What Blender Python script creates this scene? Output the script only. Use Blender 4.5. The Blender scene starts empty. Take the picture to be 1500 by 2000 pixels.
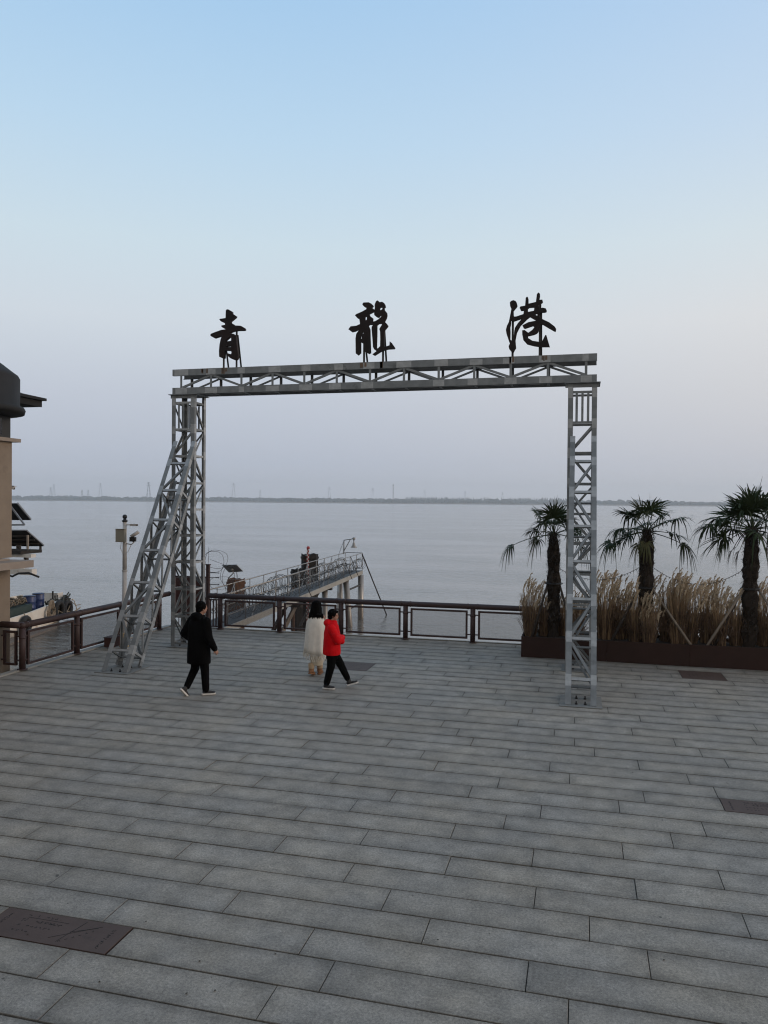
import bpy, bmesh, math, random
from mathutils import Vector, Matrix, noise as mnoise
R_ = math.radians
PI = math.pi
rng = random.Random(11)
SC = bpy.context.scene
COL = SC.collection

# ------------------------------------------------------------------ camera
CAM_H, FPX = 3.7, 1500.0
YAW, ROLL, PITCH = R_(14.4), R_(0.48), -math.atan(18.5 / 1500.0)
cr, sr, cp, sp, cy, sy = (math.cos(ROLL), math.sin(ROLL), math.cos(PITCH), math.sin(PITCH), math.cos(YAW), math.sin(YAW))
R0 = Vector((cy, sy, 0)); F0 = Vector((-sy, cy, 0))
FWD = F0 * cp + Vector((0, 0, sp)); U0 = F0 * -sp + Vector((0, 0, cp))
RIGHT = R0 * cr + U0 * sr; UP = U0 * cr - R0 * sr
cam = bpy.data.cameras.new('camera'); co = bpy.data.objects.new('camera', cam); COL.objects.link(co)
cam.sensor_fit = 'VERTICAL'; cam.sensor_height = 24; cam.lens = 18.0
cam.clip_start = 0.05; cam.clip_end = 20000
co.matrix_world = Matrix(((RIGHT.x, UP.x, -FWD.x, 0), (RIGHT.y, UP.y, -FWD.y, 0), (RIGHT.z, UP.z, -FWD.z, CAM_H), (0, 0, 0, 1)))
SC.camera = co

# ------------------------------------------------------------------ sky, sun, exposure
SUN_AZ, SUN_EL = R_(12), R_(12)         # azimuth counted from +x towards +y
W = bpy.data.worlds.new('World'); SC.world = W; W.use_nodes = True
nt = W.node_tree; nt.nodes.clear()
def s2l(c): return tuple(((v / 255) / 12.92 if v / 255 <= .04045 else ((v / 255 + .055) / 1.055) ** 2.4) for v in c) + (1,)
def ramp(stops):
    r = nt.nodes.new('ShaderNodeValToRGB'); e = r.color_ramp.elements
    while len(e) < len(stops): e.new(.5)
    for k, (p, c) in enumerate(stops): e[k].position = p; e[k].color = s2l(c)
    r.color_ramp.interpolation = 'EASE' if False else 'LINEAR'
    return r
out = nt.nodes.new('ShaderNodeOutputWorld'); bg = nt.nodes.new('ShaderNodeBackground'); bg.inputs[1].default_value = .1
tc = nt.nodes.new('ShaderNodeTexCoord'); sx = nt.nodes.new('ShaderNodeSeparateXYZ'); nt.links.new(tc.outputs['Generated'], sx.inputs[0])
rl = ramp([(0, (193, 196, 208)), (.05, (189, 196, 211)), (.13, (199, 206, 219)), (.22, (213, 222, 231)), (.31, (208, 226, 237)), (.42, (190, 219, 242)), (.56, (166, 205, 240)), (.9, (150, 182, 214))])
rr = ramp([(0, (212, 209, 211)), (.05, (211, 209, 213)), (.13, (223, 220, 219)), (.22, (231, 229, 228)), (.31, (221, 230, 235)), (.42, (204, 221, 241)), (.56, (187, 212, 243)), (.9, (160, 188, 217))])
for r in (rl, rr): nt.links.new(sx.outputs[2], r.inputs[0])
def vdot(vec, a, b):
    d = nt.nodes.new('ShaderNodeVectorMath'); d.operation = 'DOT_PRODUCT'; d.inputs[1].default_value = vec
    nt.links.new(tc.outputs['Generated'], d.inputs[0])
    m = nt.nodes.new('ShaderNodeMapRange'); m.interpolation_type = 'SMOOTHSTEP'
    m.inputs[1].default_value = a; m.inputs[2].default_value = b
    nt.links.new(d.outputs['Value'], m.inputs[0]); return m
mr = vdot((math.cos(SUN_AZ), math.sin(SUN_AZ), 0), -.25, .85)
def mixc(f, a, b, mode='MIX'):
    m = nt.nodes.new('ShaderNodeMix'); m.data_type = 'RGBA'; m.blend_type = mode
    for k, v in ((0, f), (6, a), (7, b)):
        if hasattr(v, 'links') or hasattr(v, 'is_output'): nt.links.new(v, m.inputs[k])
        else: m.inputs[k].default_value = v
    return m.outputs[2]
c1 = mixc(mr.outputs[0], rl.outputs[0], rr.outputs[0])
mb_ = vdot(tuple(-F0), -.1, .9)                     # unseen sky behind the viewer, made bright and warm as added fill for the paving
c2 = mixc(mb_.outputs[0], c1, (.62, .57, .51, 1))
tint = nt.nodes.new('ShaderNodeVectorMath'); tint.operation = 'SCALE'; tint.inputs[3].default_value = 10.0
nt.links.new(c2, tint.inputs[0])
sky = nt.nodes.new('ShaderNodeTexSky'); sky.sky_type = 'NISHITA'; sky.sun_disc = False
sky.sun_elevation = SUN_EL; sky.sun_rotation = PI / 2 - SUN_AZ; sky.dust_density = 3; sky.air_density = 1.2
c3 = mixc(.03, tint.outputs[0], sky.outputs[0])
nt.links.new(c3, bg.inputs[0]); nt.links.new(bg.outputs[0], out.inputs[0])
sl = bpy.data.lights.new('sun', 'SUN'); sl.energy = 1.5; sl.angle = R_(26); sl.color = (1, .80, .62)
so = bpy.data.objects.new('sun', sl); COL.objects.link(so)
sdir = Vector((math.cos(SUN_AZ) * math.cos(SUN_EL), math.sin(SUN_AZ) * math.cos(SUN_EL), math.sin(SUN_EL)))
so.rotation_euler = sdir.to_track_quat('Z', 'Y').to_euler()
so.location = (10, 5, 12)
SC.view_settings.view_transform = 'Standard'; SC.view_settings.look = 'None'
SC.view_settings.exposure = 0; SC.view_settings.gamma = 1; SC.view_settings.use_curve_mapping = False
SC.render.engine = 'CYCLES'
SC.cycles.use_denoising = True; SC.cycles.filter_width = 1.15
SC.cycles.max_bounces = 6; SC.cycles.volume_bounces = 1; SC.cycles.transparent_max_bounces = 8
SC.cycles.caustics_reflective = False; SC.cycles.caustics_refractive = False
WATER_Z = -2.6

# ------------------------------------------------------------------ survey helpers: photo bearings to ground points
def ray(px, py):
    a = (px - 750) / FPX; b = (1000 - py) / FPX
    return RIGHT * a + UP * b + FWD
def G(px, py, z=0.0):
    r = ray(px, py); t = (z - CAM_H) / r.z
    return Vector((r.x * t, r.y * t, z))
def Yp(px, py, y):
    r = ray(px, py); t = y / r.y
    return Vector((r.x * t, y, CAM_H + r.z * t))

# ------------------------------------------------------------------ materials
def mat(name, c1, c2=None, scale=6, rough=.6, metal=0, bump=0, bscale=40, c3=None, s3=2, t3=.62, rnd=0, stretch=(1, 1, 1), spec=.5, detail=6):
    m = bpy.data.materials.new(name); m.use_nodes = True
    n = m.node_tree.nodes; l = m.node_tree.links; p = n['Principled BSDF']
    p.inputs['Roughness'].default_value = rough; p.inputs['Metallic'].default_value = metal
    p.inputs['Specular IOR Level'].default_value = spec
    t = n.new('ShaderNodeTexCoord'); mp = n.new('ShaderNodeMapping'); mp.inputs[3].default_value = stretch
    oi = n.new('ShaderNodeObjectInfo'); off = n.new('ShaderNodeVectorMath'); off.operation = 'MULTIPLY_ADD'
    off.inputs[1].default_value = (37, 19, 53); l.new(oi.outputs['Random'], off.inputs[0]); l.new(t.outputs['Object'], off.inputs[2])
    l.new(off.outputs[0], mp.inputs[0])
    def nz(s, d=detail):
        x = n.new('ShaderNodeTexNoise'); x.inputs['Scale'].default_value = s; x.inputs['Detail'].default_value = d
        x.inputs['Roughness'].default_value = .6; l.new(mp.outputs[0], x.inputs[0]); return x
    def mx(f, a, b):
        x = n.new('ShaderNodeMix'); x.data_type = 'RGBA'
        for k, v in ((0, f), (6, a), (7, b)):
            if hasattr(v, 'is_output'): l.new(v, x.inputs[k])
            else: x.inputs[k].default_value = v if k == 0 else tuple(v) + (1,)
        return x.outputs[2]
    col = None
    if c2 is not None:
        r = n.new('ShaderNodeMapRange'); r.inputs[1].default_value = .32; r.inputs[2].default_value = .68
        l.new(nz(scale).outputs[0], r.inputs[0]); col = mx(r.outputs[0], c1, c2)
    if c3 is not None:
        r = n.new('ShaderNodeMapRange'); r.inputs[1].default_value = t3; r.inputs[2].default_value = t3 + .08
        l.new(nz(s3, 8).outputs[0], r.inputs[0]); col = mx(r.outputs[0], col if col else c1, c3)
    if col is None: p.inputs['Base Color'].default_value = tuple(c1) + (1,)
    else:
        if rnd:
            h = n.new('ShaderNodeHueSaturation'); r = n.new('ShaderNodeMapRange'); r.inputs[3].default_value = 1 - rnd; r.inputs[4].default_value = 1 + rnd
            l.new(oi.outputs['Random'], r.inputs[0]); l.new(r.outputs[0], h.inputs['Value']); l.new(col, h.inputs['Color']); col = h.outputs[0]
        l.new(col, p.inputs['Base Color'])
    if bump:
        b = n.new('ShaderNodeBump'); b.inputs['Strength'].default_value = 1; b.inputs['Distance'].default_value = bump
        l.new(nz(bscale).outputs[0], b.inputs['Height']); l.new(b.outputs[0], p.inputs['Normal'])
    return m
M = {}
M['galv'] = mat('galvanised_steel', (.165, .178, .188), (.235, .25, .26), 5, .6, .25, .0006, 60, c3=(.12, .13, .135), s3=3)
M['silver'] = mat('silver_weld_paint', (.40, .415, .43), (.28, .295, .305), 9, .5, .35, .0004, 60)
M['galv_shade'] = mat('shaded_galvanised_steel', (.06, .066, .072), (.10, .107, .112), 5, .7, .2, .0006, 60)  # galvanised steel with the shade of the beam's back members put into its colour
M['galv_rust'] = mat('rusty_steel_foot', (.12, .11, .10), (.20, .11, .06), 9, .8, .1, .001)
M['brown'] = mat('maroon_railing_paint', (.046, .022, .021), (.036, .018, .017), 9, .6, 0, .0004, 60, c3=(.065, .034, .028), s3=5)
M['brownflat'] = mat('maroon_sheet', (.05, .017, .015), (.07, .026, .022), 5, .55)
M['wire'] = mat('dark_wire', (.05, .035, .032), (.035, .03, .03), 9, .6, .4)
M['wire_gal'] = mat('galvanised_wire', (.12, .12, .12), (.07, .07, .07), 9, .5, .7)
M['rail_gal'] = mat('galvanised_rail', (.30, .29, .28), (.22, .21, .20), 5, .5, .6)
M['char'] = mat('sign_rust', (.007, .005, .005), (.016, .006, .005), 3, .8, .1, .0008, 30)
M['darksteel'] = mat('dark_steel', (.035, .037, .04), (.06, .05, .045), 6, .6, .4)
M['pile'] = mat('tarred_pile', (.006, .0055, .005), (.016, .012, .010), 4, .85, 0, .01, 12, c3=(.08, .03, .016), s3=1.6, t3=.62)
M['rust'] = mat('rusty_pile', (.06, .028, .016), (.11, .05, .025), 4, .85, 0, .006, 14, c3=(.03, .018, .012), s3=3)
M['tube'] = mat('stained_steel_pile', (.26, .235, .21), (.36, .34, .32), 3, .45, .5, stretch=(1, 1, .3), c3=(.16, .10, .06), s3=2)
M['corten'] = mat('corten_planter', (.022, .0075, .005), (.030, .011, .007), 3, .85, 0, .001, 40, c3=(.012, .006, .005), s3=1.5)
M['soil'] = mat('soil', (.02, .015, .011), (.035, .026, .018), 12, .95, 0, .02, 30)
M['trunk'] = mat('palm_fibre', (.014, .010, .008), (.032, .022, .015), 14, .95, 0, .012, 40, stretch=(1, 1, .4))
M['frond'] = mat('palm_green', (.016, .030, .012), (.034, .048, .019), 3, .65, 0, rnd=.3, spec=.2)
M['frondy'] = mat('palm_yellow', (.10, .09, .03), (.06, .07, .022), 5, .6)
M['frondd'] = mat('palm_dead', (.035, .026, .018), (.06, .045, .03), 6, .9)
M['wood'] = mat('weathered_prop_wood', (.26, .215, .175), (.17, .14, .115), 10, .85, 0, .002, 40, stretch=(1, 1, .2))
M['wood_d'] = mat('dark_prop_wood', (.05, .038, .03), (.03, .024, .02), 10, .85)
M['plume'] = mat('reed_plume', (.64, .52, .38), (.50, .39, .27), 5, .95, rnd=.15)
M['stalk'] = mat('reed_stalk', (.24, .155, .09), (.36, .25, .15), 4, .9, rnd=.2)
M['stalkd'] = mat('reed_base', (.07, .044, .03), (.16, .10, .062), 4, .95)
M['mortar'] = mat('joint_bed', (.005, .005, .005), (.010, .009, .009), 6, .95)
M['kerb'] = mat('kerb_concrete', (.25, .24, .22), (.32, .31, .285), 4, .85, 0, .002, 40, c3=(.15, .14, .125), s3=2)
M['pad'] = mat('grout_pad', (.15, .148, .14), (.20, .195, .18), 7, .9, 0, .002, 40)
M['gang'] = mat('gangway_grating', (.035, .037, .04), (.06, .062, .065), 5, .7, .2)
M['plaque'] = mat('bronze_plaque', (.058, .034, .026), (.075, .046, .036), 4, .7, 0, .001, 40, c3=(.045, .028, .022), s3=5)
M['engrave'] = mat('engraving', (.008, .006, .005), (.012, .009, .008), 9, .8)
M['stucco'] = mat('tan_stucco', (.215, .17, .132), (.245, .195, .15), 4, .9, 0, .003, 90, c3=(.18, .14, .11), s3=1.2)
M['trim'] = mat('stone_trim', (.30, .25, .21), (.25, .205, .175), 5, .85, 0, .002, 60)
M['roof'] = mat('charcoal_roof', (.017, .018, .019), (.026, .026, .028), 3, .8, 0, .001, 20, spec=.25)
M['glass'] = mat('dark_glass', (.006, .006, .007), None, rough=.12, spec=.5)
M['black'] = mat('black_frame', (.014, .014, .015), None, rough=.5)
M['white'] = mat('white_paint', (.62, .59, .55), (.52, .48, .44), 4, .5, 0, c3=(.40, .30, .22), s3=3, t3=.66)
M['hull'] = mat('white_hull_paint', (.74, .68, .60), (.64, .55, .46), 1.6, .55, 0, c3=(.33, .20, .11), s3=1.3, t3=.60)
M['hullgreen'] = mat('green_hold_paint', (.012, .028, .022), (.02, .035, .03), 3, .6)
M['blue'] = mat('blue_drum', (.015, .028, .10), (.02, .04, .13), 3, .45)
M['rope'] = mat('old_rope', (.28, .22, .16), (.18, .14, .10), 20, .95)
M['rubber'] = mat('tyre_rubber', (.012, .012, .013), (.022, .02, .02), 9, .85)
M['junk'] = mat('oily_machinery', (.03, .032, .028), (.07, .065, .05), 9, .7, .3)
M['panel_u'] = mat('panel_underside', (.20, .21, .23), (.16, .17, .19), 3, .5, .2)
M['cell'] = mat('solar_cells', (.012, .016, .03), None, rough=.2)
M['thatch'] = mat('awning_underside', (.014, .012, .011), (.028, .023, .02), 9, .9)
M['camw'] = mat('white_enamel', (.55, .53, .52), (.46, .44, .43), 5, .4)
M['box'] = mat('beige_box', (.34, .32, .27), (.28, .265, .22), 4, .5)
M['yell'] = mat('flange_yellow', (.30, .19, .09), (.42, .33, .20), 6, .7)
M['gred'] = mat('gauge_red', (.30, .03, .03), None, rough=.6)
M['gwhite'] = mat('gauge_white', (.55, .52, .50), None, rough=.6)
M['coat'] = mat('black_coat', (.0018, .0018, .002), (.0035, .0035, .004), 8, .95, 0, .004, 7, spec=.08)
M['trous'] = mat('black_trousers', (.0018, .0018, .002), (.0035, .0035, .004), 8, .95, 0, .004, 9, spec=.08)
M['redc'] = mat('red_puffer', (.50, .004, .008), (.62, .006, .010), 5, .7, 0, .022, 7, spec=.08, detail=3)
M['shawl'] = mat('cream_wool', (.62, .59, .54), (.72, .69, .63), 9, .95, 0, .004, 30, spec=.1)
M['cream'] = mat('cream_skirt', (.50, .44, .34), (.58, .52, .42), 6, .95, 0, .004, 20, spec=.1)
M['hair'] = mat('black_hair', (.0015, .0013, .0013), (.003, .0027, .0027), 20, .9, 0, .003, 60, stretch=(1, 1, .15), spec=.08)
M['skin'] = mat('skin', (.26, .14, .10), (.31, .17, .125), 5, .55)
M['shoe'] = mat('shoe_upper', (.010, .010, .012), (.03, .03, .032), 12, .7)
M['sole'] = mat('white_sole', (.62, .60, .58), None, rough=.6)
M['boot'] = mat('tan_boot', (.20, .095, .045), (.26, .13, .065), 9, .85)
M['fleece'] = mat('boot_fleece', (.48, .36, .24), (.38, .28, .18), 20, .95)

def slab_material():
    m = bpy.data.materials.new('grey_granite_slab'); m.use_nodes = True
    n = m.node_tree.nodes; l = m.node_tree.links; p = n['Principled BSDF']
    tcn = n.new('ShaderNodeTexCoord'); oi = n.new('ShaderNodeObjectInfo')
    geo = n.new('ShaderNodeNewGeometry')
    def nz(src, s, d, r=.6):
        x = n.new('ShaderNodeTexNoise'); x.inputs['Scale'].default_value = s; x.inputs['Detail'].default_value = d; x.inputs['Roughness'].default_value = r
        l.new(src, x.inputs[0]); return x.outputs[0]
    def mr(src, a, b, c, d, smooth=False):
        x = n.new('ShaderNodeMapRange'); x.inputs[1].default_value = a; x.inputs[2].default_value = b; x.inputs[3].default_value = c; x.inputs[4].default_value = d
        if smooth: x.interpolation_type = 'SMOOTHSTEP'
        l.new(src, x.inputs[0]); return x.outputs[0]
    def mul(a, b, op='MULTIPLY'):
        x = n.new('ShaderNodeMath'); x.operation = op
        for k, v in enumerate((a, b)):
            if hasattr(v, 'is_output'): l.new(v, x.inputs[k])
            else: x.inputs[k].default_value = v
        return x.outputs[0]
    pos = geo.outputs['Position']
    att = n.new('ShaderNodeAttribute'); att.attribute_name = 'slab_rand'
    fine = mul(mr(nz(pos, 42, 6, .8), .38, .62, .70, 1.30), mr(nz(pos, 150, 3, .8), .36, .64, .82, 1.18))
    speck = mr(nz(pos, 170, 2, .5), .60, .72, 1.0, 1.35)
    dark = mr(nz(pos, 110, 2, .5), .26, .36, .72, 1.0)
    blot = mr(nz(pos, 3.2, 8, .7), .36, .64, .80, 1.20)
    big = mr(nz(pos, .35, 3, .5), .35, .65, .92, 1.08)
    stain = mr(nz(pos, 1.3, 9, .7), .66, .74, 1.0, .72)
    dot = mr(nz(pos, 9, 3, .5), .73, .76, 1.0, .45)
    # rim wear: darker, damp edges (uses the slab's own 0..1 box coordinates kept in a UV map)
    uv = n.new('ShaderNodeUVMap'); uv.uv_map = 'slab_uv'; sxyz = n.new('ShaderNodeSeparateXYZ'); l.new(uv.outputs[0], sxyz.inputs[0])
    wob = mr(nz(pos, 5, 4), .3, .7, -.035, .035)
    ex = mul(sxyz.outputs[0], wob, 'ADD'); ey = mul(sxyz.outputs[1], wob, 'ADD')
    e = mul(mr(ex, 0, .13, .84, 1.02, True), mr(ey, 0, .12, .76, 1.03, True))
    tone = mr(att.outputs['Fac'], 0, 1, .93, 1.07)
    v = mul(mul(mul(mul(fine, speck), mul(dark, blot)), mul(big, e)), mul(mul(stain, dot), tone))
    mxn = n.new('ShaderNodeMix'); mxn.data_type = 'RGBA'
    mxn.inputs[6].default_value = (.226, .208, .184, 1); mxn.inputs[7].default_value = (.252, .222, .182, 1)
    l.new(mr(nz(pos, .9, 5, .6), .38, .68, 0, 1), mxn.inputs[0])
    sc = n.new('ShaderNodeVectorMath'); sc.operation = 'SCALE'; l.new(mxn.outputs[2], sc.inputs[0]); l.new(v, sc.inputs[3])
    l.new(sc.outputs[0], p.inputs['Base Color'])
    p.inputs['Roughness'].default_value = .72; p.inputs['Specular IOR Level'].default_value = .35
    b = n.new('ShaderNodeBump'); b.inputs['Distance'].default_value = .0015; b.inputs['Strength'].default_value = .8
    l.new(nz(pos, 80, 5, .7), b.inputs['Height']); l.new(b.outputs[0], p.inputs['Normal'])
    return m
M['slab'] = slab_material()

def water_material():
    m = bpy.data.materials.new('river_water'); m.use_nodes = True
    n = m.node_tree.nodes; l = m.node_tree.links; p = n['Principled BSDF']
    p.inputs['Base Color'].default_value = (.19, .17, .145, 1)
    p.inputs['IOR'].default_value = 1.33; p.inputs['Roughness'].default_value = .10
    geo = n.new('ShaderNodeNewGeometry'); mp = n.new('ShaderNodeMapping')
    mp.inputs['Rotation'].default_value = (0, 0, R_(-20)); mp.inputs['Scale'].default_value = (.55, 1.5, 1)
    l.new(geo.outputs['Position'], mp.inputs[0])
    def nz(s, d):
        x = n.new('ShaderNodeTexNoise'); x.inputs['Scale'].default_value = s; x.inputs['Detail'].default_value = d; x.inputs['Distortion'].default_value = .6
        l.new(mp.outputs[0], x.inputs[0]); return x.outputs[0]
    a = n.new('ShaderNodeMath'); a.operation = 'MULTIPLY_ADD'; a.inputs[1].default_value = .30
    l.new(nz(3.2, 4), a.inputs[0]); l.new(nz(.9, 3), a.inputs[2])
    # ripples come in cat's-paws
    q = n.new('ShaderNodeMapRange'); q.inputs[1].default_value = .35; q.inputs[2].default_value = .7; q.inputs[3].default_value = .2; q.inputs[4].default_value = 1.35
    l.new(nz(.035, 4), q.inputs[0])
    b = n.new('ShaderNodeBump'); b.inputs['Distance'].default_value = .11
    l.new(q.outputs[0], b.inputs['Strength']); l.new(a.outputs[0], b.inputs['Height']); l.new(b.outputs[0], p.inputs['Normal'])
    return m
M['water'] = water_material()

# ------------------------------------------------------------------ mesh collecting
class MB:
    def __init__(s): s.v = []; s.f = []; s.mi = []
    def add(s, vs, fs, mi=0):
        o = len(s.v); s.v += [tuple(p) for p in vs]; s.f += [tuple(i + o for i in f) for f in fs]; s.mi += [mi] * len(fs)
    def box(s, lo, hi, mi=0, mtx=None):
        vs = [Vector((x, y, z)) for x in (lo[0], hi[0]) for y in (lo[1], hi[1]) for z in (lo[2], hi[2])]
        if mtx: vs = [mtx @ p for p in vs]
        s.add(vs, [(0, 1, 3, 2), (4, 6, 7, 5), (0, 4, 5, 1), (2, 3, 7, 6), (0, 2, 6, 4), (1, 5, 7, 3)], mi)
    def prof(s, p0, p1, e1, e2, pts, mi=0):
        """extrude the closed profile pts (in e1, e2) from p0 to p1"""
        p0 = Vector(p0); p1 = Vector(p1); k = len(pts)
        vs = [p0 + e1 * a + e2 * b for a, b in pts] + [p1 + e1 * a + e2 * b for a, b in pts]
        s.add(vs, [(i, (i + 1) % k, k + (i + 1) % k, k + i) for i in range(k)], mi)
        s.add(vs, [tuple(range(k - 1, -1, -1)), tuple(range(k, 2 * k))], mi)
    def bar(s, p0, p1, w, h, up=(0, 0, 1), mi=0):
        p0 = Vector(p0); p1 = Vector(p1); d = (p1 - p0).normalized(); u = Vector(up)
        if abs(d.dot(u)) > .98: u = Vector((0, 1, 0))
        e1 = d.cross(u).normalized(); e2 = e1.cross(d).normalized()
        s.prof(p0, p1, e1, e2, [(-w / 2, -h / 2), (w / 2, -h / 2), (w / 2, h / 2), (-w / 2, h / 2)], mi)
    def ell(s, p0, p1, e1, e2, w=.1, t=.01, mi=0):
        s.prof(p0, p1, Vector(e1).normalized(), Vector(e2).normalized(), [(0, 0), (w, 0), (w, t), (t, t), (t, w), (0, w)], mi)
    def tube(s, pts, r, n=8, mi=0, cap=True, closed=False):
        pts = [Vector(p) for p in pts]; rs = r if isinstance(r, (list, tuple)) else [r] * len(pts)
        rings = []; prev = None
        for i, p in enumerate(pts):
            if closed: d = pts[(i + 1) % len(pts)] - pts[i - 1]
            else: d = pts[min(i + 1, len(pts) - 1)] - pts[max(i - 1, 0)]
            d = d.normalized() if d.length > 1e-9 else Vector((0, 0, 1))
            a = prev if prev is not None else (Vector((0, 0, 1)) if abs(d.z) < .9 else Vector((1, 0, 0)))
            a = a - d * a.dot(d)
            if a.length < 1e-4: a = d.orthogonal()
            a.normalize(); prev = a; b = d.cross(a)
            rings.append([p + (a * math.cos(2 * PI * k / n) + b * math.sin(2 * PI * k / n)) * rs[i] for k in range(n)])
        vs = [q for r_ in rings for q in r_]; m = len(pts); fs = []
        for i in range(m if closed else m - 1):
            j = (i + 1) % m
            fs += [(i * n + k, i * n + (k + 1) % n, j * n + (k + 1) % n, j * n + k) for k in range(n)]
        if cap and not closed: fs += [tuple(range(n - 1, -1, -1)), tuple((m - 1) * n + k for k in range(n))]
        s.add(vs, fs, mi)
    def lathe(s, c, prof, n=16, mi=0):
        vs = []; c = Vector(c)
        for r, z in prof: vs += [c + Vector((r * math.cos(2 * PI * k / n), r * math.sin(2 * PI * k / n), z)) for k in range(n)]
        fs = [(i * n + k, i * n + (k + 1) % n, (i + 1) * n + (k + 1) % n, (i + 1) * n + k) for i in range(len(prof) - 1) for k in range(n)]
        fs += [tuple(range(n - 1, -1, -1)), tuple((len(prof) - 1) * n + k for k in range(n))]
        s.add(vs, fs, mi)
    def loft(s, rings, n=20, mi=0, cap=True):
        """rings: (centre, rx, ry, rot)"""
        vs = []
        for c, rx, ry, rot in rings:
            for k in range(n):
                a = 2 * PI * k / n; x = rx * math.cos(a); y = ry * math.sin(a)
                vs.append((c[0] + x * math.cos(rot) - y * math.sin(rot), c[1] + x * math.sin(rot) + y * math.cos(rot), c[2]))
        fs = [(i * n + k, i * n + (k + 1) % n, (i + 1) * n + (k + 1) % n, (i + 1) * n + k) for i in range(len(rings) - 1) for k in range(n)]
        if cap: fs += [tuple(range(n - 1, -1, -1)), tuple((len(rings) - 1) * n + k for k in range(n))]
        s.add(vs, fs, mi)
    def ball(s, c, r, sc=(1, 1, 1), n=12, mi=0):
        c = Vector(c); vs = [c + Vector((0, 0, -r * sc[2]))]; m = n // 2
        for i in range(1, m):
            ph = -PI / 2 + PI * i / m
            vs += [c + Vector((r * math.cos(ph) * math.cos(2 * PI * k / n) * sc[0], r * math.cos(ph) * math.sin(2 * PI * k / n) * sc[1], r * math.sin(ph) * sc[2])) for k in range(n)]
        vs.append(c + Vector((0, 0, r * sc[2]))); fs = [(0, 1 + (k + 1) % n, 1 + k) for k in range(n)]
        for i in range(m - 2): fs += [(1 + i * n + k, 1 + i * n + (k + 1) % n, 1 + (i + 1) * n + (k + 1) % n, 1 + (i + 1) * n + k) for k in range(n)]
        o = 1 + (m - 2) * n; fs += [(o + k, o + (k + 1) % n, len(vs) - 1) for k in range(n)]
        s.add(vs, fs, mi)
    def mesh(s, name, mats, smooth=False):
        me = bpy.data.meshes.new(name); me.from_pydata(s.v, [], s.f); me.update()
        for m in (mats if isinstance(mats, (list, tuple)) else [mats]): me.materials.append(m)
        if any(s.mi): me.polygons.foreach_set('material_index', s.mi)
        if smooth: me.polygons.foreach_set('use_smooth', [True] * len(me.polygons))
        return me
    def build(s, name, mats, parent=None, smooth=False, at=None):
        """at = world position of the parent: the geometry is collected in world space"""
        me = s.mesh(name, mats, smooth)
        o = bpy.data.objects.new(name, me); COL.objects.link(o)
        if parent: attach(o, parent)
        return o
def attach(o, parent):
    """parent an object whose mesh is in world space, below an unrotated Empty or mesh"""
    o.parent = parent
    off = Vector((0, 0, 0)); q = parent
    while q: off += q.location; q = q.parent
    if off.length > 0 and o.data:
        o.location = -off
def empty(name, loc, label, cat, group=None):
    o = bpy.data.objects.new(name, None); o.location = loc; o.empty_display_size = .2; COL.objects.link(o)
    o['label'] = label; o['category'] = cat
    if group: o['group'] = group
    return o
def tag(o, label=None, cat=None, group=None, kind=None):
    if label: o['label'] = label
    if cat: o['category'] = cat
    if group: o['group'] = group
    if kind: o['kind'] = kind
    return o

# ================================================================== THE SETTING
# river
mb = MB()
FS = 1.5
def fr(a, b, z): return R0 * a * FS + F0 * b * FS + Vector((0, 0, WATER_Z + (z - WATER_Z) * FS))      # a to the right of the view axis, b ahead
mb.add([fr(-4700, -280, WATER_Z), fr(4700, -280, WATER_Z), fr(4700, 3060, WATER_Z), fr(-4700, 3060, WATER_Z)], [(0, 1, 2, 3)])
tag(mb.build('river_water', M['water']), kind='structure')
# far bank: mud edge, reed flat, land to the horizon
M['mud'] = mat('bank_mud', (.07, .05, .04), (.10, .075, .06), .02, .9)
M['flat'] = mat('reed_flat', (.17, .12, .085), (.12, .10, .07), .006, .95)
mb = MB(); nA = 60
pr = [(0, -2.7, 0), (3, -1.5, 0), (60, -.9, 1), (170, 1.5, 1), (2000, 2.5, 1)]
vs = []
for i in range(nA + 1):
    a = -4650 + 9300 * i / nA; o = 25 * math.sin(i * .7) + 18 * math.sin(i * 1.9)
    o += 120 * max(0, min(1, (a + 300) / -900))     # the bank draws back a little on the left
    vs += [fr(a, 3010 + o * .3 + d, z) for d, z, _ in pr]
k = len(pr)
for i in range(nA):
    for j in range(k - 1): mb.add([vs[i * k + j], vs[(i + 1) * k + j], vs[(i + 1) * k + j + 1], vs[i * k + j + 1]], [(0, 1, 2, 3)], pr[j + 1][2])
tag(mb.build('far_bank', [M['mud'], M['flat']]), kind='structure')
# land behind the viewer
mb = MB(); mb.add([(-60, -400, -.4), (300, -400, -.4), (300, -8, -.4), (-60, -8, -.4)], [(0, 1, 2, 3)])
tag(mb.build('ground', M['soil']), kind='structure')

# ---- deck and paving slabs
PIT, Y0 = .413, 5.87
DX0, DX1, DY0, DY1 = -11.82, 9.6, -1.2, 20.42
mb = MB(); mb.box((DX0, -8, -.5), (DX1, DY1, -.035)); mb.box((DX0 - .0, -8, -2.9), (DX0 + .5, DY1, -.503)); mb.box((DX0 + .503, DY1 - .5, -2.9), (DX1, DY1, -.503))
deck = tag(mb.build('deck', M['mortar']), kind='structure')
joint = {}
for x, y in [(-2.21, 5.24), (-3.7, 4.87), (-.05, 5.66), (-.37, 6.08), (.57, 6.5), (.11, 6.91), (-.38, 7.32), (.55, 7.72), (-.45, 8.14), (.47, 8.55), (1.01, 8.96),
             (-.43, 9.37), (.49, 9.78), (.81, 10.2), (-.11, 10.6), (-.39, 11.0), (.83, 11.42), (.23, 11.83), (-.06, 12.2), (-.38, 12.6), (.84, 12.95)]:
    joint[round((y - Y0) / PIT - .5)] = x
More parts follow.
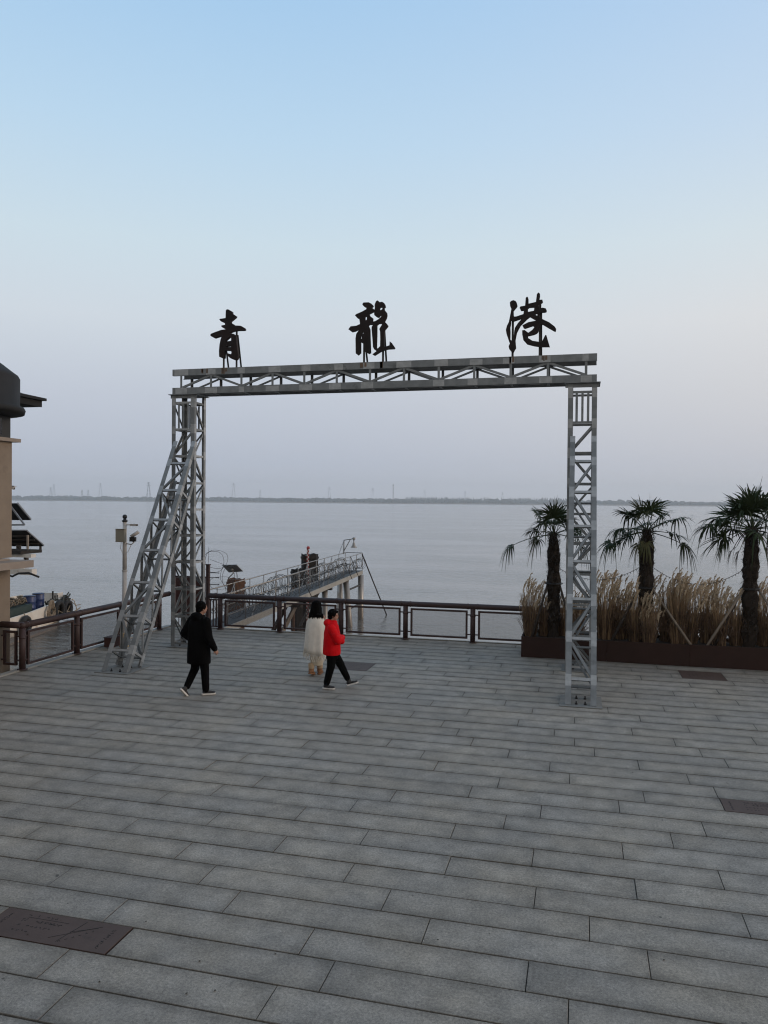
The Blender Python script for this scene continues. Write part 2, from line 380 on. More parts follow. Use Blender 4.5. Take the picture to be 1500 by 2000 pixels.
PLAQ = [(-1, -4.98, -3.72, 1, 0), (10, 1.73, 2.98, 1, 1), (28, 2.14, 3.03, 2, 2), (25, -5.37, -4.53, 2, 3)]   # row, x0, x1, rows, which
blocks = [(-10.15, -9.25, 14.30, 15.25), (-.42, .42, 14.30, 15.25)]
rows = {}
LEN = 1.83
r = random.Random(5)
offs = [0, .92, .46, 1.38, .15, 1.1]
kmin = math.floor((DY0 - Y0) / PIT); kmax = math.floor((20.02 - Y0) / PIT)
slabs = []
for k in range(kmin, kmax + 1):
    ph = joint.get(k, offs[k % 6] + r.uniform(-.12, .12))
    x = ph + LEN * math.floor((DX0 + .17 - ph) / LEN)
    while x < DX1 - .05:
        a, b = max(x, DX0 + .17), min(x + LEN, DX1 - .02)
        cuts = [(a, b)]
        for (pk, px0, px1, nr, _) in PLAQ:
            if pk <= k < pk + nr:
                new = []
                for c0, c1_ in cuts:
                    if px1 <= c0 or px0 >= c1_: new.append((c0, c1_))
                    else:
                        if px0 - c0 > .03: new.append((c0, px0))
                        if c1_ - px1 > .03: new.append((px1, c1_))
                cuts = new
        for c0, c1_ in cuts:
            if c1_ - c0 > .04: slabs.append((c0, c1_, Y0 + k * PIT, Y0 + (k + 1) * PIT))
        x += LEN
def slab_mesh(items, local=False):
    """bevelled flat slabs with a per-slab tone and edge-distance UVs"""
    vs = []; fs = []; uv = []; tone = []
    for (x0, x1, y0, y1) in items:
        gx, gy = .0032, .0078
        x0 += gx; x1 -= gx; y0 += gy; y1 -= gy
        dz = r.uniform(-.0022, .0022); t = r.random(); bv = .0028
        tl = [r.uniform(-.0012, .0012) for _ in range(4)]
        cor = [(x0, y0), (x1, y0), (x1, y1), (x0, y1)]
        o = len(vs); cx, cyy = ((x0 + x1) / 2, (y0 + y1) / 2) if local else (0, 0)
        nx = max(2, round((x1 - x0) / .3)); 
        # top grid so that the rim darkening interpolates: 4 x 4 cells
        us = [x0 + bv, min(x0 + .16, (x0 + x1) / 2 - .01), max(x1 - .16, (x0 + x1) / 2 + .01), x1 - bv]
        ws = [y0 + bv, min(y0 + .14, (y0 + y1) / 2 - .01), max(y1 - .14, (y0 + y1) / 2 + .01), y1 - bv]
        for j in range(4):
            for i in range(4):
                z = dz + tl[0] * (i / 3) + tl[1] * (j / 3)
                vs.append((us[i] - cx, ws[j] - cyy, z))
        zb = [(0, 0), (3, 0), (3, 3), (0, 3)]
        for q, (i, j) in enumerate(zb):
            vs.append((cor[q][0] - cx, cor[q][1] - cyy, vs[o + j * 4 + i][2] - bv))
        for q in range(4): vs.append((cor[q][0] - cx, cor[q][1] - cyy, -.03))
        def eu(idx):
            if idx < 16: return (min(us[idx % 4] - x0, x1 - us[idx % 4]), min(ws[idx // 4] - y0, y1 - ws[idx // 4]))
            return (0, 0)
        loc = [(j * 4 + i, j * 4 + i + 1, (j + 1) * 4 + i + 1, (j + 1) * 4 + i) for j in range(3) for i in range(3)]
        edge = [[0, 1, 2, 3], [3, 7, 11, 15], [15, 14, 13, 12], [12, 8, 4, 0]]
        for q in range(4):
            loc.append(tuple([16 + q, 16 + (q + 1) % 4] + edge[q][::-1]))
            loc.append((20 + q, 20 + (q + 1) % 4, 16 + (q + 1) % 4, 16 + q))
        for f in loc:
            fs.append(tuple(i + o for i in f)); uv += [eu(i) for i in f]; tone.append(t)
    me = bpy.data.meshes.new('paving_slab'); me.from_pydata(vs, [], fs); me.update()
    u = me.uv_layers.new(name='slab_uv')
    for i, q in enumerate(uv): u.data[i].uv = q
    at_ = me.attributes.new('slab_rand', 'FLOAT', 'FACE'); at_.data.foreach_set('value', tone)
    me.materials.append(M['slab']); return me
def vis(s_):
    c = Vector(((s_[0] + s_[1]) / 2, (s_[2] + s_[3]) / 2, 0)) - Vector((0, 0, CAM_H)); d = c.dot(FWD)
    if d < 1: return 1e6
    u = c.dot(RIGHT) / d * FPX + 750; v = 1000 - c.dot(UP) / d * FPX
    w = 950 / d * 1.0
    if u < -w - 20 or u > 1500 + w or v > 2060: return 1e5 + d
    return d
slabs.sort(key=vis)
for s_ in slabs[:300]:
    me = slab_mesh([s_], True); o = bpy.data.objects.new('paving_slab', me); COL.objects.link(o)
    o.parent = deck; o.location = ((s_[0] + s_[1]) / 2, (s_[2] + s_[3]) / 2, 0)
o = bpy.data.objects.new('paving_slabs_beyond', slab_mesh(slabs[300:])); COL.objects.link(o); o.parent = deck; o['kind'] = 'stuff'
# pale kerb the railing stands on
mb = MB(); ye = Y0 + (kmax + 1) * PIT
def kerb_run(x0, y0, x1, y1, alongx, n):
    for i in range(n):
        if alongx: a = x0 + (x1 - x0) * i / n; b = x0 + (x1 - x0) * (i + 1) / n - .008; lo, hi = (a, y0, -.03), (b, y1, .025)
        else: a = y0 + (y1 - y0) * i / n; b = y0 + (y1 - y0) * (i + 1) / n - .008; lo, hi = (x0, a, -.03), (x1, b, .03)
        m_ = MB(); m_.box(lo, hi); o = m_.build('kerb_stone', M['kerb']); o.parent = deck
kerb_run(DX0 + .18, ye + .01, DX1, DY1, True, 18)
kerb_run(DX0, 13.0, DX0 + .165, DY1, False, 8)
kerb_run(DX0, -1.2, DX0 + .165, 12.99, False, 8)

# ---- plaques let into the paving
PL = [('dark bronze plaque with engraved lettering and map in the near left paving', 0),
      ('dark plaque set in the paving at the right edge of the photo', 1),
      ('square rusty plaque in the paving just in front of the planter', 2),
      ('square dark plaque in the paving behind the person in red', 3)]
for (pk, x0, x1, nr, w) in PLAQ:
    y0 = Y0 + pk * PIT + .004; y1 = Y0 + (pk + nr) * PIT - .004
    e = empty('floor_plaque', ((x0 + x1) / 2, (y0 + y1) / 2, 0), PL[w][0], 'plaque', 'plaques let into the paving')
    mb = MB(); mb.box((x0 + .004, y0, -.03), (x1 - .004, y1, .001)); mb.build('plate', M['plaque'], e)
    g = MB(); rr_ = random.Random(40 + w); zt = .001
    def strokes(cx, cy_, s, dirx=(1, 0)):
        dx, dy = dirx
        for _ in range(5):
            a = rr_.uniform(-.4, .4) * s; b = rr_.uniform(-.4, .4) * s; L = s * rr_.uniform(.25, .6)
            if rr_.random() < .5: q = (L, s * .11)
            else: q = (s * .11, L)
            px_, py_ = cx + a * dx - b * dy, cy_ + a * dy + b * dx
            hx, hy = (q[0] * abs(dx) + q[1] * abs(dy)) / 2, (q[0] * abs(dy) + q[1] * abs(dx)) / 2
            g.box((px_ - hx, py_ - hy, zt), (px_ + hx, py_ + hy, zt + .0008 + rr_.random() * .0003))
    wd, ht = x1 - x0, y1 - y0
    if nr == 1:
        for line, (fy, n_, s) in enumerate([(.86, 7, .030), (.66, 9, .045), (.46, 8, .032), (.28, 5, .028)]):
            for i in range(n_):
                if rr_.random() < .85: strokes(x0 + wd * (.22 + .028 * 1.25 * i), y0 + ht * fy, s)
        g.box((x0 + wd * .22, y0 + ht * .765, zt), (x0 + wd * .55, y0 + ht * .775, zt + .0012))
        for i in range(9): strokes(x0 + wd * .08, y0 + ht * (.15 + .08 * i), .032, (0, 1)); strokes(x0 + wd * .90, y0 + ht * (.15 + .08 * i), .032, (0, 1))
        for a_, b_ in [((.52, .20), (.80, .85)), ((.60, .12), (.66, .92)), ((.62, .5), (.78, .78))]:
            g.bar((x0 + wd * a_[0], y0 + ht * a_[1], zt + .0002), (x0 + wd * b_[0], y0 + ht * b_[1], zt + .0002), .006, .002)
        for i in range(6): strokes(x0 + wd * (.62 + .03 * i), y0 + ht * (.15 + .1 * i), .025)
    else:
        for j in range(4):
            for i in range(7): strokes(x0 + wd * (.2 + .09 * i), y0 + ht * (.25 + .16 * j), .035)
    tag(g.build('engraving', M['engrave'], e), kind='stuff')

M['bit'] = mat('litter_dark', (.02, .016, .012), (.04, .03, .02), 30, .9)
M['bitw'] = mat('litter_pale', (.5, .48, .44), None, rough=.8)
mb = MB(); lr = random.Random(77)
for k in range(150):
    px, py = lr.uniform(0, 1500), 1290 + 700 * lr.random() ** 1.3; g_ = G(px, py); w_ = k % 6 == 0
    sz = lr.uniform(.003, .007) if w_ else lr.uniform(.003, .011) * (1 + 1.2 * (g_.y > 11)); a = lr.uniform(0, PI); el_ = lr.uniform(.25, .9)
    n_ = 7; mb.add([(g_.x + sz * math.cos(t) * math.cos(a) - sz * el_ * math.sin(t) * math.sin(a), g_.y + sz * math.cos(t) * math.sin(a) + sz * el_ * math.sin(t) * math.cos(a), .004 + .003 * lr.random()) for t in [2 * PI * i / n_ + lr.uniform(-.3, .3) for i in range(n_)]], [tuple(range(n_))], 1 if w_ else 0)
tag(mb.build('ground_litter', [M['bit'], M['bitw']]), kind='stuff')
# ---- maroon tubular railing
def railing_panel(root, p0, p1, zlo=.13, zhi=.83):
    """framed wire-mesh panel between two points of the rail line"""
    p0 = Vector(p0); p1 = Vector(p1); d = (p1 - p0); L = d.length; d.normalize(); a = p0 + d * .14; b = p1 - d * .14
    Z = Vector((0, 0, 1)); f = MB()
    f.bar(a + Z * zhi, b + Z * zhi, .05, .05); f.bar(a + Z * zlo, b + Z * zlo, .05, .05)
    f.bar(a + d * .025 + Z * (zlo + .025), a + d * .025 + Z * (zhi - .025), .05, .05, d); f.bar(b - d * .025 + Z * (zlo + .025), b - d * .025 + Z * (zhi - .025), .05, .05, d)
    for z in (zlo + .09, zhi - .09):
        f.bar(p0 + Z * z + d * .07, a + Z * z, .03, .03); f.bar(p1 + Z * z - d * .07, b + Z * z, .03, .03)
    fo = f.build('panel_frame', M['brown'], root)
    w = MB(); nx = int((L - .28) / .021); nz_ = int((zhi - zlo) / .021); q = .0019
    for i in range(1, nx): w.bar(a + d * ((L - .28) * i / nx) + Z * (zlo + .02), a + d * ((L - .28) * i / nx) + Z * (zhi - .02), q * 2, q * 2, d)
    for i in range(1, nz_): z = zlo + (zhi - zlo) * i / nz_; n_ = d.cross(Z) * .004; w.bar(a + Z * z + n_, b + Z * z + n_, q * 2, q * 2)
    w.build('wire_mesh', M['wire'], fo)
def rail_post(root, p):
    m_ = MB(); m_.tube([(p[0], p[1], .02), (p[0], p[1], .92)], .068, 14); m_.lathe((p[0], p[1], 0), [(.076, .70), (.076, .73)], 14); m_.lathe((p[0], p[1], 0), [(.11, .026), (.11, .04)], 14)
    m_.build('post', M['brown'], root, True)
RY = 20.25
root = empty('railing', (-6, RY, 0), 'long maroon tubular railing with mesh panels along the far edge of the deck', 'railing')
m_ = MB(); m_.tube([(-10.42, RY, .965), (9.3, RY, .965)], .072, 16)
m_.build('top_rail', M['brown'], root, True)
xs = [-10.05 + 1.826 * i for i in range(11)]
for i, x in enumerate(xs):
    rail_post(root, (x, RY))
    for q in (-.13, .13): m_ = MB(); m_.tube([(x + q - .015, RY, .965), (x + q + .015, RY, .965)], .079, 16); m_.build('collar', M['brown'], root, True)
    if i < len(xs) - 1: railing_panel(root, (x, RY, 0), (xs[i + 1], RY, 0))
for x in (-10.36, -10.27, -10.18): 
    m_ = MB(); m_.bar((x, RY, .1), (x, RY, .84), .03, .03); m_.build('picket', M['brown'], root)
for z in (.855, .085): m_ = MB(); m_.bar((-10.4, RY, z), (-10.12, RY, z), .035, .03); m_.build('picket_rail', M['brown'], root)
RX = -11.66
root = empty('railing', (RX, 17, 0), 'maroon tubular railing along the left side of the deck beside the tan building', 'railing')
m_ = MB(); m_.tube([(RX, 14.1, .98), (RX, 20.2, .98)], .072, 16); m_.tube([(-12.19, 14.1, .979), (RX, 14.1, .979)], .0715, 16); m_.ball((RX, 14.1, .98), .0735, n=16)
m_.build('top_rail', M['brown'], root, True)
ys_ = [14.1, 15.95, 17.8, 19.65]
for i, y in enumerate(ys_):
    rail_post(root, (RX, y))
    for q in (-.13, .13):
        if y + q > 14.05: m_ = MB(); m_.tube([(RX, y + q - .015, .98), (RX, y + q + .015, .98)], .079, 16); m_.build('collar', M['brown'], root, True)
    if i < 3: railing_panel(root, (RX, y, 0), (RX, ys_[i + 1], 0))
railing_panel(root, (RX, 14.1, 0), (-12.28, 14.1, 0))

# ================================================================== TAN BUILDING (its far corner shows at the left edge)
bl = empty('building', (-14, 10, 0), 'tan stucco building with stone ledges and charcoal roof at the left edge', 'building')
WX, WY = -12.2, 14.36
m_ = MB(); m_.box((-19, 2, -2.9), (WX, WY, 2.22)); m_.build('wall', M['stucco'], bl)
m_ = MB(); m_.box((-19, 2, 2.42), (WX + .03, WY + .01, 4.96)); m_.build('wall', M['stucco'], bl)
m_ = MB(); m_.box((-19, 2, 2.223), (-11.60, WY + .012, 2.375)); m_.box((-19, 2, 2.378), (WX + .2, WY - .25, 2.417)); m_.build('ledge', M['trim'], bl)
m_ = MB(); m_.box((-19, 2, 4.963), (WX + .14, WY + .16, 5.04)); m_.build('ledge', M['trim'], bl)
m_ = MB(); m_.box((-19, 2, 5.043), (WX - .0, WY - .0, 5.52)); wf = m_.build('window_band', M['black'], bl)
for yy in (6.0, 8.0, 10.0, 12.0, 13.2):
    m_ = MB(); m_.box((WX - .001, yy, 5.12), (WX + .008, yy + (.9 if yy > 13 else 1.8), 5.46)); m_.build('window_pane', M['glass'], bl)
# round turret roof
tcx, tcy, tr = -12.83, 13.2, 1.42
m_ = MB(); m_.lathe((tcx, tcy, 0), [(1.0, 5.522), (tr + .09, 5.524), (tr + .11, 5.60), (tr + .08, 5.66), (tr, 5.68), (tr, 6.27), (tr - .03, 6.33), (tr - .1, 6.38), (.05, 7.36)], 48)
m_.build('turret_roof', M['roof'], bl, True)
# hipped main roof with deep eaves
m_ = MB(); ex, ey = Yp(82, 795, 15.0).x, 15.0; ez = Yp(82, 795, 15.0).z; et = Yp(82, 783, 15.0).z
m_.box((-19, 2.5, ez), (ex, ey, et)); m_.build('eave', M['roof'], bl)
m_ = MB(); e2 = .07
m_.add([(-19, 2.3, et + .003), (ex + e2, 2.3, et + .003), (ex + e2, ey + e2, et + .003), (-19, ey + e2, et + .003), (-19, 2.3, et + .06), (ex + e2, 2.3, et + .06), (ex + e2, ey + e2, et + .06), (-19, ey + e2, et + .06),
        (-19, 2.3, et + .16), (ex - .28, 2.3, et + .14), (ex - .28, ey - .28, et + .14), (-19, ey - .28, et + .14), (-19, 2.3, et + 1.5), (ex - 2.6, 2.3, et + 1.25), (ex - 2.6, ey - 3.2, et + 1.25), (-19, ey - 3.2, et + 1.25)],
       [(0, 3, 2, 1), (1, 2, 6, 5), (2, 3, 7, 6), (5, 6, 10, 9), (6, 7, 11, 10), (9, 10, 14, 13), (10, 11, 15, 14), (12, 13, 14, 15)])
m_.build('roof', M['roof'], bl)
# bullet camera on the wall
c = Yp(20, 951, 14.45); e = empty('security_camera', c, 'small white bullet camera fixed to the corner of the tan building', 'camera')
m_ = MB(); m_.tube([c + Vector((-.1, -.02, .02)), c + Vector((.10, .01, -.03))], .034, 10); m_.build('housing', M['camw'], e, True)
m_ = MB(); m_.bar(c + Vector((-.07, -.02, .045)), c + Vector((.125, .012, .012)), .09, .012); m_.build('sun_shield', M['camw'], e)
m_ = MB(); m_.tube([c + Vector((.09, .01, -.03)), c + Vector((.1, .012, -.032))], .022, 10); m_.build('lens', M['black'], e)
m_ = MB(); m_.tube([c + Vector((-.12, -.05, -.09)), c + Vector((-.02, -.01, -.02))], .012, 6); m_.build('bracket', M['camw'], e)

# ================================================================== STEEL GATE FRAME
gate = empty('gate_frame', (-4.87, 17.75, 0), 'tall galvanised steel lattice gateway with two towers carrying a truss beam', 'gateway')
def kid(name, loc):
    o = bpy.data.objects.new(name, None); COL.objects.link(o); o.parent = gate; o.location = Vector(loc) - gate.location; return o
ZR = [.10, .79, 1.47, 2.15, 2.82, 3.48, 4.15, 4.83, 5.50, 6.17]
LW, LT = .105, .010
def leg_bar(parent, f, z0, z1, ex, ey, nodes):
    m_ = MB(); m_.ell(f(z0), f(z1), ex, ey, LW, LT)
    a = Vector(ex) * -.0015 + Vector(ey) * -.0015
    for zn in nodes:
        h0, h1 = max(z0, zn - r.uniform(.07, .13)), min(z1, zn + r.uniform(.07, .13))
        if h1 > h0: m_.ell(f(h0) + a, f(h1) + a, ex, ey, LW + .003, LT + .003, 1)
    m_.build('leg', [M['galv'], M['silver']], parent)
def brace(parent, name, p, q, nrm, w=.05, light=False):
    """angle bar p -> q on the face whose outward normal is nrm, kept just behind the leg flanges"""
    nrm = Vector(nrm).normalized(); d = (Vector(q) - Vector(p)).normalized(); e1 = d.cross(nrm).normalized()
    if e1.z < 0: e1 = -e1
    off = -nrm * (LT + .002)
    m_ = MB(); m_.ell(Vector(p) + off - e1 * w / 2, Vector(q) + off - e1 * w / 2, e1, -nrm, w, .006)
    m_.build(name, M['galv'] if not light else M['silver'], parent)
def tower(xa, xb, ya, yb):
    t = kid('tower', ((xa + xb) / 2, (ya + yb) / 2, 0))
    cs = [(xa, ya, 1, 1), (xb, ya, -1, 1), (xb, yb, -1, -1), (xa, yb, 1, -1)]
    for (x, y, sx_, sy_) in cs: leg_bar(t, lambda z, x=x, y=y: Vector((x, y, z)), .012, 6.36, (sx_, 0, 0), (0, sy_, 0), ZR[1:])
    faces = [(0, 1, (0, -1, 0)), (1, 2, (1, 0, 0)), (2, 3, (0, 1, 0)), (3, 0, (-1, 0, 0))]
    for fi, (i, j, nr) in enumerate(faces):
        A = lambda z: Vector((cs[i][0] + cs[i][2] * .03, cs[i][1] + cs[i][3] * .03, z)) if False else Vector((cs[i][0], cs[i][1], z))
        B = lambda z: Vector((cs[j][0], cs[j][1], z))
        dirv = (B(0) - A(0)).normalized() * .02
        for k, z in enumerate(ZR): brace(t, 'cross_bar', A(z) + dirv, B(z) - dirv, nr, .05, r.random() < .25)
        for k in range(len(ZR) - 1):
            if fi in (0, 2) and k == len(ZR) - 2:
                for q in (.3, .5, .7):
                    p = A(0).lerp(B(0), q); brace(t, 'upright_bar', p + Vector((0, 0, ZR[k] + .03)), p + Vector((0, 0, ZR[k + 1] - .03)), nr, .05)
                continue
            up = k % 2 == (1 if fi < 2 else 0)
            p, q = (A(ZR[k]), B(ZR[k + 1])) if up else (B(ZR[k]), A(ZR[k + 1]))
            dd = (B(0) - A(0)).normalized() * .05
            p, q = (p + dd, q - dd) if up else (p - dd, q + dd)
            nrv = Vector(nr) * -.008
            brace(t, 'diagonal_bar', p + nrv + Vector((0, 0, .03)), q + nrv - Vector((0, 0, .03)), nr, .045)
    m_ = MB(); m_.box((xa - .08, ya - .08, .004), (xb + .08, yb + .08, .014)); m_.build('base_plate', M['pad'], t)
    m_ = MB(); m_.box((xa - .07, ya - .06, 6.362), (xb + .07, yb + .06, 6.378)); m_.box((xa - .04, ya + .01, 6.28), (xb + .04, ya + .03, 6.36)); m_.build('cap_plate', M['galv'], t)
    for x, y in ((xa + .17, ya + .15), (xb - .17, ya + .15), (xa + .17, yb - .15), (xb - .17, yb - .15)):
        m_ = MB(); m_.lathe((x, y, 0), [(.024, .015), (.024, .038), (.013, .039), (.013, .075)], 6); m_.build('anchor_bolt', M['black'], t)
def buttress(xa, xb, yj):
    t = kid('buttress', ((xa + xb) / 2, 15, 0))
    zf, zb, yf, yb = 5.2, 4.2, 14.46, 15.06
    sf = (yj - yf) / zf; sb = (yj - yb) / zb
    F = lambda x: (lambda z: Vector((x, yf + sf * z, z))); Bk = lambda x: (lambda z: Vector((x, yb + sb * z, z)))
    dirn = Vector((0, sf, 1)).normalized(); inn = Vector((0, 1, -sf)).normalized()
    rows_ = [.45, 1.14, 1.85, 2.56, 3.26, 3.97, 4.64]
    for x, s in ((xa, 1), (xb, -1)):
        leg_bar(t, F(x), .02, zf, (s, 0, 0), tuple(inn), rows_ + [5.15])
        leg_bar(t, Bk(x), .02, zb, (s, 0, 0), tuple(-inn), [max(.1, q - .26) for q in rows_[:-1]])
    for k, z in enumerate(rows_):
        brace(t, 'cross_bar', F(xa)(z) + Vector((.02, 0, 0)), F(xb)(z) - Vector((.02, 0, 0)), -inn, .055, True)
        zb_ = z - .26
        if zb_ < zb: brace(t, 'cross_bar', Bk(xa)(zb_) + Vector((.02, 0, 0)), Bk(xb)(zb_) - Vector((.02, 0, 0)), inn, .05)
        if k < len(rows_) - 1:
            z2 = rows_[k + 1]; up = k % 2 == 1
            p, q = (F(xa)(z), F(xb)(z2)) if up else (F(xb)(z), F(xa)(z2))
            sg = Vector((.05, 0, 0)) * (1 if up else -1)
            brace(t, 'diagonal_bar', p + sg + inn * .008, q - sg + inn * .008, -inn, .05)
            if z2 - .26 < zb:
                p, q = (Bk(xa)(zb_), Bk(xb)(z2 - .26)) if up else (Bk(xb)(zb_), Bk(xa)(z2 - .26))
                brace(t, 'diagonal_bar', p + sg - inn * .008, q - sg - inn * .008, inn, .045)
        for x, nx in ((xa, -1), (xb, 1)):
            if zb_ < zb - .05: brace(t, 'cross_bar', F(x)(z) + inn * .02, Bk(x)(zb_) - inn * .02, (nx, 0, 0), .05, nx > 0)
            if k < len(rows_) - 1 and rows_[k + 1] - .26 < zb:
                z2 = rows_[k + 1]
                brace(t, 'diagonal_bar', Bk(x)(zb_) + Vector((-nx * .008, 0, 0)) - inn * .03, F(x)(z2) + Vector((-nx * .008, 0, 0)) + inn * .03, (nx, 0, 0), .045)
    m_ = MB(); m_.box((xa - .1, yf - .1, .004), (xb + .1, yb + .16, .015)); m_.build('base_plate', M['pad'], t)
    for x, y in ((xa + .2, yf + .08), (xb - .2, yf + .08), (xa + .2, yb - .1), (xb - .2, yb - .1)):
        m_ = MB(); m_.lathe((x, y, 0), [(.026, .016), (.026, .038), (.013, .039), (.013, .075)], 6); m_.build('anchor_bolt', M['black'], t)
TY0, TY1 = 17.46, 18.06
for xa, xb in ((-10.03, -9.40), (-.31, .31)):
    tower(xa, xb, TY0, TY1); buttress(xa + .06, xb + .04 if xa < -5 else xb, TY0 - .006)
# truss beam
bm_ = kid('truss_beam', (-4.86, 17.76, 6.4))
BX0, BX1, zb0, zb1, zt0, zt1 = -10.02, .30, 6.385, 6.545, 6.845, 7.005
verts_x = [-9.78 + .8208 * i for i in range(13)]
for yy, s in ((TY0, 1), (TY1, -1)):
    for za, zc in ((zb0, zb1), (zt0, zt1)):
        m_ = MB(); h = zc - za
        m_.prof((BX0, yy, za), (BX1, yy, za), Vector((0, s, 0)), Vector((0, 0, 1)), [(0, 0), (.07, 0), (.07, .009), (.009, .009), (.009, h - .009), (.07, h - .009), (.07, h), (0, h)])
        for x in verts_x + [-9.12, -8.58, -5.06, -4.62, -1.62, -.9]:
            ru = x not in verts_x
            if ru and not (za == zt0 and s > 0): continue
            if not ru and r.random() < .12: continue
            a, b = x - r.uniform(.05, .22), x + r.uniform(.05, .22)
            if ru:
                for q in range(3): x3 = x + r.uniform(-.12, .12); m_.box((x3 - r.uniform(.012, .04), yy - .003, za + r.uniform(.0, .07)), (x3 + .02, yy - .0005, zc - .002), 2)
                continue
            m_.box((max(a, BX0 + .002), yy - .002 if s > 0 else yy + .0005, za + .002), (min(b, BX1 - .002), yy - .0005 if s > 0 else yy + .002, zc - r.uniform(.002, .03)), 1)
        m_.build('chord', [M['galv' if s > 0 else 'galv_shade'], M['silver'], M['galv_rust']], bm_)
    nr = (0, -s, 0)
    for i, x in enumerate(verts_x):
        m_ = MB(); m_.box((x - .028, min(yy + s * .011, yy + s * .017), zb1 - .05), (x + .028, max(yy + s * .011, yy + s * .017), zt0 + .05)); m_.box((x - .028, min(yy + s * .0175, yy + s * .06), zb1 - .003), (x - .022, max(yy + s * .0175, yy + s * .06), zt0 + .003)); m_.build('upright', M['galv' if s > 0 else 'galv_shade'], bm_)
        if i < 12:
            x2 = verts_x[i + 1]; p, q = (zb1, zt0) if i % 2 == 0 else (zt0, zb1)
            brace(bm_, 'diagonal', (x + .03, yy + s * .009, p + (.01 if p < q else -.01)), (x2 - .03, yy + s * .009, q + (-.01 if p < q else .01)), nr, .05)
for i, x in enumerate(verts_x):
    m_ = MB(); m_.box((x - .025, TY0 + .075, zb0 + .012), (x + .025, TY1 - .075, zb0 + .02)); m_.box((x - .025, TY0 + .075, zt1 - .03), (x + .025, TY1 - .075, zt1 - .02)); m_.build('tie', M['galv'], bm_)
    if i < 12:
        m_ = MB(); m_.bar((x + .03, TY0 + .08, zb0 + .03), (verts_x[i + 1] - .03, TY1 - .08, zb0 + .03), .05, .006); m_.build('tie', M['galv'], bm_)

# ================================================================== THE THREE CHARACTERS
def glyph(label, outer, holes, ox, oy, sc, yf, depth, posts, name='sign_character'):
    P = lambda q: Yp(ox + q[0] / sc, oy + q[1] / sc, yf)
    pts = [P(q) for q in outer]; x0 = sum(p.x for p in pts) / len(pts)
    e = empty(name, (x0, 17.76, zt1), label, 'sign letter', 'calligraphic characters on the gateway')
    cu = bpy.data.curves.new('stroke', 'CURVE'); cu.dimensions = '2D'; cu.fill_mode = 'BOTH'; cu.extrude = depth / 2 - .004; cu.bevel_depth = .004; cu.bevel_resolution = 1; cu.offset = -.003
    for ring in [outer] + holes:
        s_ = cu.splines.new('POLY'); s_.points.add(len(ring) - 1); s_.use_cyclic_u = True
        for k, q in enumerate(ring): p = P(q); s_.points[k].co = (p.x - x0, p.z - zt1, 0, 1)
    tmp = bpy.data.objects.new('tmp', cu); COL.objects.link(tmp)
    me = bpy.data.meshes.new_from_object(tmp.evaluated_get(bpy.context.evaluated_depsgraph_get()))
    bpy.data.objects.remove(tmp)
    me.materials.clear(); me.materials.append(M['char'])
    o = bpy.data.objects.new('character', me); COL.objects.link(o); o.parent = e; o.rotation_euler = (PI / 2, 0, 0); o.location = (0, yf + depth / 2 - 17.76, 0)
    for (px, ztop, back) in posts:
        x = Yp(px, 700, yf + depth + .03).x; y = yf + depth + .03
        m_ = MB(); m_.ell((x - .025, y, zt1 + .002), (x - .025, y, zt1 + ztop), (1, 0, 0), (0, 1, 0), .05, .006); m_.build('support_post', M['darksteel'], e)
        if back:
            m_ = MB(); m_.ell((x, TY1 - .1, zt1 + .002), (x, y + .01, zt1 + ztop * .85), (1, 0, 0), (0, 1, 0), .045, .006); m_.build('stay', M['darksteel'], e)
QING = [(630,170),(660,140),(700,140),(815,205),(820,265),(940,345),(920,385),(780,500),(780,545),(880,600),(872,650),(950,625),(1080,635),(1190,700),(1212,745),(1180,772),(1000,777),(930,788),(870,797),(760,840),(775,862),(850,872),(905,905),(935,960),(948,1100),(975,1350),(1003,1500),(985,1620),(940,1660),(870,1655),(770,1610),(700,1555),(668,1475),(670,1455),(780,1490),(800,1450),(790,1385),(620,1372),(592,1372),(590,1600),(540,1615),(430,1565),(423,1400),(440,1200),(470,1050),(510,940),(400,970),(290,1005),(170,940),(165,900),(190,870),(330,815),(480,760),(622,740),(500,668),(495,625),(605,605),(600,555),(480,500),(435,450),(460,425),(620,400)]
QH = [[(630,1080),(680,1030),(740,980),(790,980),(788,1085),(640,1105)], [(638,1258),(788,1232),(778,1268),(642,1282)]]
glyph('leftmost dark calligraphic character standing on the gateway beam', QING, QH, 400, 595, 15.389, 17.60, .085, [(437, .95, True), (462, 1.0, True)])
LONG = [(510,190),(545,145),(680,140),(750,175),(810,235),(790,270),(768,286),(836,338),(845,280),(838,215),(855,160),(880,110),(920,88),(975,138),(1040,125),(1090,160),(1125,220),(1130,280),(1100,290),(1105,350),(1165,420),(1175,490),(1160,560),(1110,660),(1160,710),(1200,770),(1185,800),(1120,880),(1100,930),(1095,1100),(1100,1330),(1150,1315),(1235,1285),(1240,1180),(1290,1220),(1385,1355),(1370,1385),(1200,1395),(1040,1440),(840,1565),(780,1525),(890,1440),(825,1390),(795,1330),(780,1100),(757,850),(762,790),(800,740),(705,740),(680,770),(720,860),(725,1100),(740,1490),(690,1515),(590,1465),(545,1400),(545,1242),(475,1205),(475,1490),(405,1555),(335,1500),(330,1100),(350,980),(432,862),(330,915),(240,935),(140,860),(200,780),(350,765),(450,720),(440,640),(430,575),(390,570),(315,490),(350,455),(500,390),(620,322),(618,275),(580,270),(530,225)]
